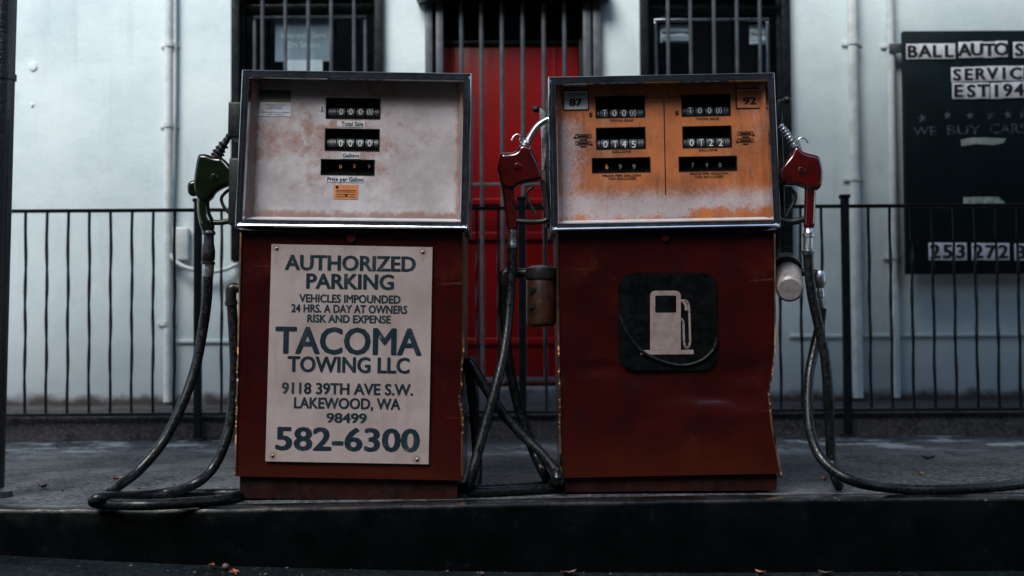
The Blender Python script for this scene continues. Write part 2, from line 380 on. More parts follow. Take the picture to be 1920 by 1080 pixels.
def tag(o, label, cat=None, group=None, kind=None):
    if label: o['label'] = label
    if cat: o['category'] = cat
    if group: o['group'] = group
    if kind: o['kind'] = kind
    return o
def thing(name, label, cat, loc, group=None, rot=None):
    o = bpy.data.objects.new(name, None); C.objects.link(o); o.empty_display_size = .1
    m = Matrix.Translation(Vector(loc))
    if rot is not None: m = m @ rot.to_4x4()
    o.matrix_basis = m
    return tag(o, label, cat, group)

_capcache = {}
def text_bm(s, bold):
    cu = bpy.data.curves.new('t', 'FONT'); cu.body = s; cu.size = 1; cu.offset = bold; cu.resolution_u = 3
    ob = bpy.data.objects.new('t', cu); C.objects.link(ob)
    me = bpy.data.meshes.new_from_object(ob.evaluated_get(bpy.context.evaluated_depsgraph_get()))
    vs = [v.co.copy() for v in me.vertices]; fs = [tuple(p.vertices) for p in me.polygons]
    bpy.data.objects.remove(ob); bpy.data.curves.remove(cu); bpy.data.meshes.remove(me)
    return vs, fs
def cap(bold):
    if bold not in _capcache:
        vs, _ = text_bm('H', bold); _capcache[bold] = (min(v.y for v in vs), max(v.y for v in vs))
    return _capcache[bold]
def put_text(mb, s, x0, x1, z0, z1, y, bold=.0, nat=None):
    """write s so that its capitals fill the box; faces lie on plane y, facing -y"""
    off = min(bold, 0); vs, fs = text_bm(s, off); a, b = min(v.x for v in vs), max(v.x for v in vs); lo, hi = cap(off)
    sx = (x1 - x0) / (b - a); sz = (z1 - z0) / (hi - lo)
    if nat:                                              # keep the glyph's own width, centred
        wd = (b - a) * (z1 - z0) / (hi - lo) * nat; c0 = (x0 + x1) / 2; x0, x1 = c0 - wd / 2, c0 + wd / 2
    if bold <= 0:
        return mb.add([((v.x - a) * sx + x0, y, (v.y - lo) * sz + z0) for v in vs], fs)
    t = bold * (hi - lo) * 2.1; tw = t * sx; sx = (x1 - x0 - 2 * tw) / (b - a)
    if nat: tw = t * sz; sx = sz * nat; x0 = (x0 + x1) / 2 - (b - a) * sx / 2 - tw
    sz = (z1 - z0 - 1.2 * t * sz) / (hi - lo)
    for k in range(8):                                   # strokes thickened all round
        ox = tw * (1 + math.cos(k * math.pi / 4)); oz = t * .6 * sz * (1 + math.sin(k * math.pi / 4))
        mb.add([((v.x - a) * sx + x0 + ox, y - .00003 * k, (v.y - lo) * sz + z0 + oz) for v in vs], fs)
    return mb

def holed(mb, x0, x1, z0, z1, holes, y):
    xs = sorted({x0, x1, *[h[0] for h in holes], *[h[1] for h in holes]}); zs = sorted({z0, z1, *[h[2] for h in holes], *[h[3] for h in holes]})
    idx = {}; vs, fs = [], []
    def vid(i, j):
        if (i, j) not in idx: idx[(i, j)] = len(vs); vs.append((xs[i], y, zs[j]))
        return idx[(i, j)]
    for i in range(len(xs) - 1):
        for j in range(len(zs) - 1):
            cx, cz = (xs[i] + xs[i + 1]) / 2, (zs[j] + zs[j + 1]) / 2
            if any(h[0] < cx < h[1] and h[2] < cz < h[3] for h in holes): continue
            fs.append((vid(i, j), vid(i + 1, j), vid(i + 1, j + 1), vid(i, j + 1)))
    return mb.add(vs, fs)

YR, YW = 7.28, 8.5              # railing and wall distance
SLAB = 0.13

# ------------------------------------------------------------------ ground
kerb_px = [(-2600, 960), (-1200, 957), (-400, 954), (0, 952), (200, 953), (410, 952), (640, 948), (960, 941), (1300, 935), (1560, 932), (1800, 930), (2300, 928), (3200, 926), (4400, 924)]
drop_px = {-2600: 1020, -1200: 1025, -400: 1032, 0: 1040, 200: 1051, 410: 1060, 640: 1066, 960: 1072, 1300: 1073, 1560: 1072, 1800: 1070, 2300: 1066, 3200: 1062, 4400: 1060}
kt = [G(x, y, 0) for x, y in kerb_px]
kb = [Vector((p.x, p.y, W(px, drop_px[px], p.y).z)) for p, (px, _) in zip(kt, kerb_px)]
def dense(pts, n=14):
    out = []
    for a, b in zip(pts, pts[1:]):
        out += [a + (b - a) * (k / n) for k in range(n)]
    return out + [pts[-1]]
dt, db = dense(kt), dense(kb)
KW = .15
mb = MB(); rows = []
for p, q in zip(dt, db):
    wob = noise.noise(Vector((p.x * 4, 0, 0))) * .006 + noise.noise(Vector((p.x * 17, 3, 0))) * .0035
    d2 = noise.noise(Vector((p.x * 11, 9, 0))) * .004
    rows.append([(p.x, p.y + KW, -.004), (p.x, p.y + .05, .002 + d2 * .4), (p.x, p.y + .022 + wob, .001 + d2 * .6), (p.x, p.y + .007 + wob, -.006 + d2), (p.x, p.y + wob, -.022 + d2),
                 (p.x, p.y - .004 + wob * .6, q.z * .5), (p.x, p.y - .010, q.z - .02)])
k = len(rows[0]); n = len(rows)
mb.add([v for r in rows for v in r], [(i * k + j, i * k + j + 1, (i + 1) * k + j + 1, (i + 1) * k + j) for i in range(n - 1) for j in range(k - 1)])
tag(mb.build('kerb', 'kerb'), None, kind='structure')
mb = MB(); vs = []
for p in dt: vs += [(p.x, p.y + .045, -.001), (p.x, (p.y + .045 + YR - .02) / 2, 0), (p.x, YR + .2, 0)]
mb.add(vs, [(i * 3 + j, (i + 1) * 3 + j, (i + 1) * 3 + j + 1, i * 3 + j + 1) for i in range(n - 1) for j in range(2)])
tag(mb.build('pavement', 'pavement'), None, kind='structure')
mb = MB(); vs = []
for q in db: vs += [(q.x * 6, -60, q.z - .3), (q.x * 2, -6, q.z - .05), (q.x, q.y - .6, q.z - .008), (q.x, q.y + .02, q.z)]
mb.add(vs, [(i * 4 + j, (i + 1) * 4 + j, (i + 1) * 4 + j + 1, i * 4 + j + 1) for i in range(n - 1) for j in range(3)])
tag(mb.build('street', 'street'), None, kind='structure')
# raised walkway along the building
mb = MB(); mb.bbox(-14, 14, YR + .045, YW + .6, -.1, SLAB, .02, 3)
tag(mb.build('walkway', 'walkway'), None, kind='structure')

# ------------------------------------------------------------------ building
def X(px, py, Y): return W(px, py, Y).x
def Z(px, py, Y): return W(px, py, Y).z
bld = thing('filling_station_building', 'white painted stucco building with barred windows and a red door behind the pumps', 'building', (0, YW, 0))
def B(mb, name, mat, parent=None, smooth=35): return mb.build(name, mat, parent or bld, smooth, space=bld)
WT = 3.2
lw = (X(437, 70, YW), X(718, 70, YW), Z(450, 490, YW), WT)
rw = (X(1200, 70, YW), X(1478, 70, YW), Z(1478, 492, YW), WT)
dr = (X(797, 70, YW), X(1127, 70, YW), SLAB, 2.60)
mb = MB(); holed(mb, -14, 14, SLAB - .05, 4.3, [lw, rw, dr], YW)
DEP = .20
for a in (lw, rw, dr):                                   # reveals
    mb.add([(a[0], YW, a[2]), (a[1], YW, a[2]), (a[1], YW, a[3]), (a[0], YW, a[3]), (a[0], YW + DEP, a[2]), (a[1], YW + DEP, a[2]), (a[1], YW + DEP, a[3]), (a[0], YW + DEP, a[3])],
           [(0, 1, 5, 4), (1, 2, 6, 5), (2, 3, 7, 6), (3, 0, 4, 7)])
wall_o = B(mb, 'wall', 'wall', smooth=0)
mb = MB(); mb.box(-14, 14, YW - .25, YW + 7, 4.3, 4.5); mb.box(-14, 14, YW + 6.8, YW + 7, 0, 4.3); mb.box(-14, -13.8, YW + .01, YW + 6.8, 0, 4.3); mb.box(13.8, 14, YW + .01, YW + 6.8, 0, 4.3)
B(mb, 'roof', 'roof')
mb = MB(); mb.box(-13, 13, YW + 1.6, YW + 1.65, 0, 4.2); B(mb, 'inner_wall', 'cavity')
# plaster scars on the wall at left
for px, py, r in ((62, 125, .026), (60, 197, .011)):
    p = W(px, py, YW); mb = MB(); o = []
    for k in range(14):
        a = k / 14 * 6.283; rr = r * (1 + .35 * noise.noise(Vector((k * 1.7, px, 0)))); o.append((p.x + rr * math.cos(a), p.z + rr * 1.2 * math.sin(a)))
    mb.pillow(o, YW, .007, .006, 3, 1); B(mb, 'plaster_patch', 'wall')

def window(a, bars, sash, frame_l, frame_r, name_y):
    x0, x1, z0, z1 = a
    g = MB(); yg = YW - .03; t = .045
    for (p, q, r_, s_) in ((x0 - .004, x0 + t, z0, z1), (x1 - t, x1 + .004, z0, z1), (x0 + t, x1 - t, z0, z0 + .05), (x0 + t, x1 - t, Z(960, -4, YW), Z(960, -4, YW) + .05)):
        g.bbox(p, q, yg - .02, yg + .028, r_, s_, .004)
    gr = B(g, 'window_grille', 'steel_dark')
    for bx in bars:
        b = MB(); x = X(bx, 70, yg); b.tube([(x, yg, z0 + .05), (x, yg, z1)], .0115, 10, smooth=False); B(b, 'bar', 'steel_grey', gr)
    fr = MB(); yf = YW + .05; t = .06
    for (p, q, r_, s_) in ((x0, x0 + t, z0, z1), (x1 - t, x1, z0, z1), (x0 + t, x1 - t, z0, z0 + .07), (x0 + t, x1 - t, Z(960, sash[1] - 12, yf), Z(960, sash[1] - 12, yf) + .05)):
        fr.bbox(p, q, yf, yf + .032, r_, s_, .004)
    f = B(fr, 'window_frame', 'steel_dark')
    s = MB(); sx0, sx1, sz = X(sash[0], 70, yf), X(sash[2], 70, yf), Z(960, sash[1], yf); t = .022
    for (p, q, r_, s_) in ((sx0 - t, sx0, z0 + .07, sz), (sx1, sx1 + t, z0 + .07, sz), (sx0 - t, sx1 + t, sz + .0005, sz + t)):
        s.bbox(p, q, yf + .004, yf + .03, r_, s_, .007, 3)
    B(s, 'sash', 'chrome' if name_y else 'steel_grey', f)
    pn = MB(); pn.box(x0 + .03, x1 - .03, yf + .026, yf + .030, z0 + .03, z1 - .02); B(pn, 'pane', 'glass', f, 0)
    bl = MB(); yb = YW + .20
    bl.box(x0 - .02, x1 + .02, yb + .55, yb + .56, z0 - .02, z1 + .02)
    B(bl, 'dark_backing', 'cavity', f, 0)  # near-black sheet standing in for the unlit room behind the pane
    return yf
bars_l = [492, 535, 578, 621, 664]; bars_r = [1252.6, 1295, 1339, 1382, 1425]
yf = window(lw, bars_l, (480, 33, 681), 437, 718, False)
window(rw, bars_r, (1233, 42, 1437), 1200, 1478, True)

# door, transom, gate
yd = YW + .13
x0, x1 = X(831, 100, yd), X(1084, 100, yd); zt, zb = Z(960, 86, yd), Z(960, 720, yd)
mb = MB(); mb.bbox(x0, x1, yd, yd + .05, zb, zt, .003)
for py, hh, pr in ((378, .020, .012), (443, .026, .018), (640, .022, .014)):
    z = Z(960, py, yd); mb.bbox(x0 + .004, x1 - .004, yd - pr, yd + .002, z - hh, z + hh, pr * .9, 4)
for px in (848, 1040):
    x = X(px, 110, yd); mb.bbox(x - .012, x + .012, yd - .006, yd + .002, zb + .02, zt - .01, .005, 3)
door = B(mb, 'door', 'door')
mb = MB()
for (p, q, r_, s_) in ((dr[0], x0 - .003, SLAB, dr[3]), (x1 + .003, dr[1], SLAB, dr[3]), (x0 - .003, x1 + .003, 2.54, dr[3]), (x0 - .003, x1 + .003, zt + .004, zt + .03)):
    mb.bbox(p, q, yd - .02, yd + .07, r_, s_, .004)
B(mb, 'door_frame', 'steel_dark')
mb = MB(); mb.box(x0 - .01, x1 + .01, yd + .02, yd + .03, zt + .02, 2.56); B(mb, 'transom', 'cavity')
mb = MB(); mb.bbox(dr[0] - .06, dr[1] + .06, YW - .34, yd + .03, SLAB - .01, zb - .012, .012, 3); B(mb, 'door_step', 'step')
yg = YW - .035
mb = MB()
for pa, pb in ((797, 811), (817.5, 831), (1093, 1108), (1112, 1127)):
    mb.bbox(X(pa, 70, yg), X(pb, 70, yg), yg - .02, yg + .03, zb + .0, 2.62, .004)
for py, hh in ((346, .010), (712, .014)):
    z = Z(960, py, yg); mb.bbox(X(831, 70, yg) - .001, X(1093, 70, yg) + .001, yg - .008, yg + .016, z - hh, z + hh, .003)
gate = B(mb, 'door_gate', 'steel_grey')
for px in (865, 902.5, 941, 980, 1019.5, 1058.5):
    x = X(px, 70, yg); mb = MB(); mb.tube([(x, yg + .004, zb + .01), (x, yg + .004, 2.6)], .0135, 10, smooth=False); B(mb, 'bar', 'steel_grey', gate)
mb = MB(); zh = Z(960, 5, yg); mb.bbox(X(782, 5, yg), X(1142, 5, yg), yg - .09, yg + .03, zh, zh + .10, .006); B(mb, 'gate_header', 'steel_dark', gate)

# dark brick block across the street (behind the camera): added to shut off the low sky
opp = thing('sky_blocker', 'unseen dark brick block with rows of windows, added across the street to block the low sky', 'building', (0, -15, 0))
mb = MB(); mb.box(-70, 70, -27, -15, -.6, 12.5); mb.build('wall', 'blocker_brick', opp, 0, space=opp)
mb = MB()
for fl in range(3):
    for k in range(-16, 17): mb.bbox(k * 3.4 - .7, k * 3.4 + .7, -15.02, -14.96, 1.2 + fl * 3.8, 3.3 + fl * 3.8, .02)
mb.build('blocker_window_row', 'cavity', opp, 0, space=opp)['kind'] = 'stuff'
mb = MB(); mb.bbox(-70.2, 70.2, -15.25, -14.9, 12.5, 12.9, .03); mb.build('blocker_cornice', 'roof', opp, 0, space=opp)

# pipes on the wall
def pipe(path, r, label=None, clamps=()):
    mb = MB(); mb.tube(path, r, 14, sub=5); o = B(mb, 'drainpipe', 'pipe_white')
    if label: o['label'] = label
    for (px, py, Y) in clamps:
        p = W(px, py, Y); c = MB(); c.tube([(p.x, p.y, p.z - .012), (p.x, p.y, p.z + .012)], r + .006, 14, smooth=False)
        c.bbox(p.x - r - .03, p.x + r + .03, YW - .012, YW - .002, p.z - .012, p.z + .012, .002); B(c, 'pipe_clamp', 'pipe_white', o)
def vpipe(px, py, r, z0, clamps):
    Y = YW - r - .012; x = X(px, py, Y); pipe([(x, Y, z0), (x, Y, 1.6), (x, Y, 3.2), (x, Y, 4.25)], r, None, [(px + (c - py) * .012 * (1 if px > 960 else -1), c, Y) for c in clamps])
vpipe(316, 200, .026, SLAB + .02, (84, 235, 607)); vpipe(1601, 200, .030, SLAB + .02, (80, 335)); vpipe(1672, 200, .024, SLAB + .02, (85, 482))
Y = YW - .03
pipe([W(328, -60, Y), W(327, 200, Y), W(321, 400, Y), W(314, 455, Y - .01), W(322, 482, Y - .02), W(345, 500, Y - .03), W(385, 509, Y - .03), W(420, 506, Y - .02), W(446, 494, Y), W(456, 488, Y)], .0125, 'thin pale conduit curling along the wall below the left window')

mb = MB(); p = W(339, 458, YW); mb.bbox(p.x - .055, p.x + .055, YW - .045, YW - .001, p.z - .10, p.z + .10, .012, 3); B(mb, 'junction_box', 'pipe_white')
mb = MB(); zl = Z(1560, 630, YW); mb.bbox(X(1480, 630, YW), 6, YW - .012, YW + .004, zl - .012, zl + .012, .006); B(mb, 'plaster_ridge', 'wall')
mb = MB(); zl = Z(380, 640, YW); mb.bbox(X(330, 640, YW), X(795, 640, YW), YW - .012, YW + .004, zl - .012, zl + .012, .006); B(mb, 'plaster_ridge', 'wall')
# ------------------------------------------------------------------ notices behind the glass
yn = YW + .05 + .046
a, b, c_, d = X(516, 75, yn), X(620, 75, yn), Z(568, 115, yn), Z(568, 37, yn)
t = thing('window_notice', 'grey notice card with two lines of white writing inside the left window', 'notice', ((a + b) / 2, yn, c_))
mb = MB(); mb.box(a, b, yn, yn + .004, c_, d); mb.build('card', 'notice_grey', t, 0, space=t)
mb = MB(); put_text(mb, 'Insurance Serv', X(527, 66, yn), X(611, 66, yn), Z(568, 71, yn), Z(568, 60, yn), yn - .002, .012); mb.build('lettering', 'notice_white', t, 0, space=t); mb = MB()
put_text(mb, 'Dry Service', X(540, 84, yn), X(600, 84, yn), Z(568, 89, yn), Z(568, 78, yn), yn - .002, .012); mb.build('lettering', 'notice_white', t, 0, space=t)
def sheet(px0, px1, py0, py1, y, name, label, mat, n=8, curl=.012):
    x0, x1, z0, z1 = X(px0, py0, y), X(px1, py0, y), Z((px0 + px1) / 2, py1, y), Z((px0 + px1) / 2, py0, y)
    mb = MB(); vs = []
    for j in range(n + 1):
        for i in range(n + 1):
            u, v = i / n, j / n; vs.append((x0 + (x1 - x0) * u, y + curl * noise.noise(Vector((u * 2.2 + px0, v * 2.2, 1))), z0 + (z1 - z0) * v))
    fs = [(j * (n + 1) + i, j * (n + 1) + i + 1, (j + 1) * (n + 1) + i + 1, (j + 1) * (n + 1) + i) for j in range(n) for i in range(n)]
    return tag(mb.add(vs, fs).build(name, mat), label, 'paper')
sheet(536, 605, 112, 190, yn - .004, 'paper_sheet', 'bright white sheet of paper standing below the grey notice in the left window', 'notice_white')
p1 = sheet(1238, 1293, 47, 80, yn, 'paper_sheet', 'wider white paper with grey stripes taped at the left of the right window', 'notice_white')
p2 = sheet(1405, 1434, 47, 83, yn, 'paper_sheet', 'narrow white paper slip taped at the right of the right window', 'notice_white')
for (pp, rows_, x0_, x1_) in ((p1, ((54, 60), (68, 77)), 1240, 1291), (p2, ((60, 63), (76, 79)), 1407, 1432)):
    for ya, yb_ in rows_:
        mb = MB(); mb.box(X(x0_, 60, yn), X(x1_, 60, yn), yn - .012, yn - .011, Z(1300, yb_, yn), Z(1300, ya, yn)); mb.build('printed_stripe', 'notice_grey', pp, 0)

# ------------------------------------------------------------------ letter board on the right
yb = YW - .12
bx0, bx1, bz0, bz1 = X(1697, 300, yb), X(1697, 300, yb) + 1.35, Z(1697, 514, yb), Z(1697, 58, yb)
board = thing('letter_board', 'large black wall board with white letter tiles and chalk writing beside the pipes', 'sign', (bx0 + .6, yb, bz0))
def BB(mb, name, mat, parent=None, sm=35): return mb.build(name, mat, parent or board, sm, space=board)
mb = MB(); mb.bbox(bx0, bx1, yb, yb + .05, bz0, bz1, .004); BB(mb, 'panel', 'board')
for z in (bz0 + .15, bz1 - .12):
    mb = MB(); mb.box(bx0 + .05, bx0 + .09, yb + .05, YW - .001, z - .02, z + .02); BB(mb, 'bracket', 'steel_dark'); mb = MB(); mb.box(bx1 - .09, bx1 - .05, yb + .05, YW - .001, z - .02, z + .02); BB(mb, 'bracket', 'steel_dark')
mb = MB(); mb.bbox(X(1672, 85, yb), bx0 + .02, yb + .052, yb + .075, Z(1680, 95, yb), Z(1680, 78, yb), .002); BB(mb, 'bracket', 'steel_grey')
sx = (W(1800, 200, yb) - W(1700, 200, yb)).x / 100
def tiles(word, px0, px1, py0, py1, slope=0.):
    n_ = len(word); pw = (px1 - px0) / n_
    for i, ch in enumerate(word):
        if ch == ' ': continue
        cx = px0 + pw * (i + .5) + random.uniform(-.4, .4); dy = random.uniform(-.8, .8) + slope * (i * pw)
        xa, xb = X(cx - pw / 2 + .1, py0, yb), X(cx + pw / 2 - .1, py0, yb); za, zb_ = Z(cx, py1 + dy, yb), Z(cx, py0 + dy, yb)
        mb = MB(); mb.bbox(xa, xb, yb - .006, yb - .001, za, zb_, .0015); t_ = BB(mb, 'letter_tile', 'tile_white')
        mb = MB(); wdt = xb - xa; hgt = zb_ - za; ins = .36 if ch in '1I' else .10
        put_text(mb, ch, xa + wdt * ins, xb - wdt * ins, za + hgt * .10, zb_ - hgt * .09, yb - .0072, .034, .98); BB(mb, 'letter', 'tile_ink', t_, 0)
tiles('BALL', 1699, 1791, 83, 112, -.02); tiles('AUTO', 1797, 1889, 79, 109, -.02); tiles('SALES', 1899, 2012, 78, 108)
tiles('SERVICE', 1783, 1937, 126, 154, -.02); tiles("EST", 1785, 1855, 156, 186, -.02); tiles("1947", 1857, 1941, 155, 185, -.02)
tiles('253', 1741, 1812, 455, 488); tiles('272', 1821, 1892, 456, 488); tiles('3', 1901, 1926, 456, 488)
mb = MB(); put_text(mb, 'WE', X(1712, 240, yb), X(1755, 240, yb), Z(1740, 254, yb), Z(1740, 237, yb), yb - .002, -.004); BB(mb, 'chalk_writing', 'chalk', sm=0); mb = MB()
put_text(mb, 'BUY', X(1776, 240, yb), X(1838, 240, yb), Z(1800, 252, yb), Z(1800, 235, yb), yb - .002, -.004); BB(mb, 'chalk_writing', 'chalk', sm=0); mb = MB()
put_text(mb, 'CARS', X(1856, 240, yb), X(1924, 240, yb), Z(1890, 250, yb), Z(1890, 232, yb), yb - .002, -.004)
BB(mb, 'chalk_writing', 'chalk', sm=0)
for px, py in ((1729, 222), (1777, 216), (1819, 217), (1857, 216), (1890, 215), (1918, 214)):
    p = W(px, py, yb); mb = MB(); st = []
    for k in range(10):
        rr = (.030 if k % 2 == 0 else .011); a = math.pi / 2 + k * math.pi / 5 + .1; st.append((p.x + rr * math.cos(a), p.z + rr * math.sin(a)))
    mb.poly(st, yb - .002, yb - .001); BB(mb, 'chalk_star', 'chalk', sm=0)
for (pts, mt) in (([(1801, 262), (1822, 258), (1850, 258), (1887, 260), (1881, 268), (1862, 272), (1830, 270), (1803, 274)], 'tape'), ([(1806, 370), (1840, 369), (1872, 369), (1885, 381), (1870, 385), (1840, 384), (1806, 385)], 'tape_b')):
    mb = MB(); mb.poly([(X(x, y, yb), Z(x, y, yb)) for x, y in pts], yb - .003, yb - .001); BB(mb, 'tape_strip', mt, sm=0)

# ------------------------------------------------------------------ railing
rail = thing('railing', 'black iron railing with thin balusters and capped posts along the walkway edge', 'railing', (0, YR, 0))
def RB(mb, name): return mb.build(name, 'rail_paint', rail, 35, space=rail)
pitchx = X(979, 600, YR) - X(371, 600, YR); p0x = X(371, 600, YR)
zt_, zb_ = Z(371, 394, YR), Z(371, 776, YR)
posts = [p0x + pitchx * k for k in range(-3, 6)]
for x in posts:
    mb = MB(); zt2 = Z(371, 378, YR)
    mb.bbox(x - .019, x + .019, YR - .019, YR + .019, .0, zt2, .003); mb.bbox(x - .026, x + .026, YR - .026, YR + .026, zt2 - .004, zt2 + .016, .006)
    mb.bbox(x - .034, x + .034, YR - .034, YR + .034, -.004, .012, .003); RB(mb, 'post')
for a, b in zip(posts, posts[1:]):
    mb = MB(); mb.bbox(a + .019, b - .019, YR - .014, YR + .014, zt_ - .009, zt_ + .009, .003); RB(mb, 'top_rail')
    mb = MB(); mb.bbox(a + .019, b - .019, YR - .012, YR + .012, zb_ - .008, zb_ + .008, .003); RB(mb, 'bottom_rail')
    gap = 44 / 605 * (b - a); stp = ((b - a) - 2 * gap) / 13
    for k in range(14):
        x = a + gap + stp * k; mb = MB(); n_ = 34; vs = []; ph = random.random() * 6; bw = .0066
        for j in range(n_ + 1):
            z = zb_ + .006 + (zt_ - zb_ - .012) * j / n_
            tw = 0 if j < 5 or j > n_ - 5 else (j - 5) * .26
            dx = .0016 * math.sin(j * .5 + ph)
            for q in range(4):
                aa = math.pi / 4 + q * math.pi / 2 + tw; vs.append((x + dx + bw * 1.3 * math.cos(aa), YR + bw * 1.3 * math.sin(aa), z))
        fs = [(j * 4 + q, j * 4 + (q + 1) % 4, (j + 1) * 4 + (q + 1) % 4, (j + 1) * 4 + q) for j in range(n_) for q in range(4)]
        mb.add(vs, fs); RB(mb, 'baluster')

# ------------------------------------------------------------------ post at the left edge, with a canopy added to shade the wall
base = G(-20, 931, 0)
top = W(5, 0, base.y + .02); ax = (top - base); ax = ax / ax.z
canopy = thing('post_with_added_canopy', 'tall black glossy steel post at the left edge carrying an unseen flat canopy added to shade the wall', 'canopy', base)
mb = MB(); mb.tube([base + ax * z for z in (0, 1.2, 2.4, 3.5)], .046, 24, smooth=False); mb.build('post', 'post_paint', canopy, 35, space=canopy)
zc = Z(10, 143, base.y); mb = MB(); mb.lathe(base + ax * (zc - .012), base + ax * (zc + .012), [(0, .046), (.1, .051), (.9, .051), (1, .046)], 24); mb.build('post_collar', 'post_paint', canopy, 35, space=canopy)
mb = MB(); mb.lathe(base, base + ax * .03, [(0, .075), (.6, .07), (1, .047)], 24); mb.build('post_foot', 'black_paint', canopy, 35, space=canopy)
CB = [(-4.6, 3.4), (4.6, 3.4), (4.6, 7.72), (-4.6, 6.0)]         # added roof outline, back edge askew to shade the wall more at right
mb = MB(); vs = [(x, y, z) for z in (3.5, 3.75) for x, y in CB]
mb.add(vs, [(0, 1, 2, 3), (4, 5, 6, 7), (0, 1, 5, 4), (1, 2, 6, 5), (2, 3, 7, 6), (3, 0, 4, 7)]); mb.build('roof', 'pipe_white', canopy, 0, space=canopy)  # unseen roof added for shade, its white underside bounces fill

# ------------------------------------------------------------------ pumps
class Pump:
    def __init__(s, name, label, Y, roll, base_px):
        b = W(*base_px, Y); s.root = thing(name, label, 'fuel pump', (b.x, Y, 0), 'old fuel pumps on the island', Matrix.Rotation(roll, 3, 'Y'))
        s.inv = s.root.matrix_basis.inverted(); s.o = s.inv @ CAMO; s.Y = Y
    def L(s, px, py, y=0.):
        d = s.inv.to_3x3() @ ray(px, py); t = (y - s.o.y) / d.y; p = s.o + d * t; return p
    def xz(s, px, py, y=0.): p = s.L(px, py, y); return (p.x, p.z)
    def rect(s, a, b, c, d, y=0.):
        """px box x0,x1,y0,y1 -> local x0,x1,z0,z1"""
        mx, my = (a + b) / 2, (c + d) / 2
        return s.L(a, my, y).x, s.L(b, my, y).x, s.L(mx, d, y).z, s.L(mx, c, y).z
    def part(s, mb, name, mat, parent=None, sm=35): return mb.build(name, mat, parent or s.root, sm)
    def text(s, mb, t, box, y, bold): return put_text(mb, t, *s.rect(*box, y), y - .0008, bold)

PF = [(0, .10), (0, .004), (.0006, .001), (.0018, -.0018), (.0035, -.0036), (.006, -.004), (.009, .003), (.016, .006), (.022, .003), (.025, -.001), (.029, -.001), (.032, .006), (.034, .012), (.034, .05)]
PF = [(o * .82, d) for o, d in PF]
def frame_sweep(mb, cs, prof, y0):
    """cs local (x,z) TL TR BR BL; prof (inward, depth)"""
    sg = [(1, -1), (-1, -1), (-1, 1), (1, 1)]; n_ = len(prof)
    vs = [(cs[k][0] + sg[k][0] * o, y0 + d, cs[k][1] + sg[k][1] * o) for k in range(4) for o, d in prof]
    fs = [(k * n_ + j, k * n_ + j + 1, ((k + 1) % 4) * n_ + j + 1, ((k + 1) % 4) * n_ + j) for k in range(4) for j in range(n_ - 1)]
    return mb.add(vs, fs)

def poly_x(pts, py):
    for (xa, ya), (xb, yb_) in zip(pts, pts[1:]):
        if py <= yb_: return xa + (xb - xa) * max(0, (py - ya)) / (yb_ - ya)
    return pts[-1][0]

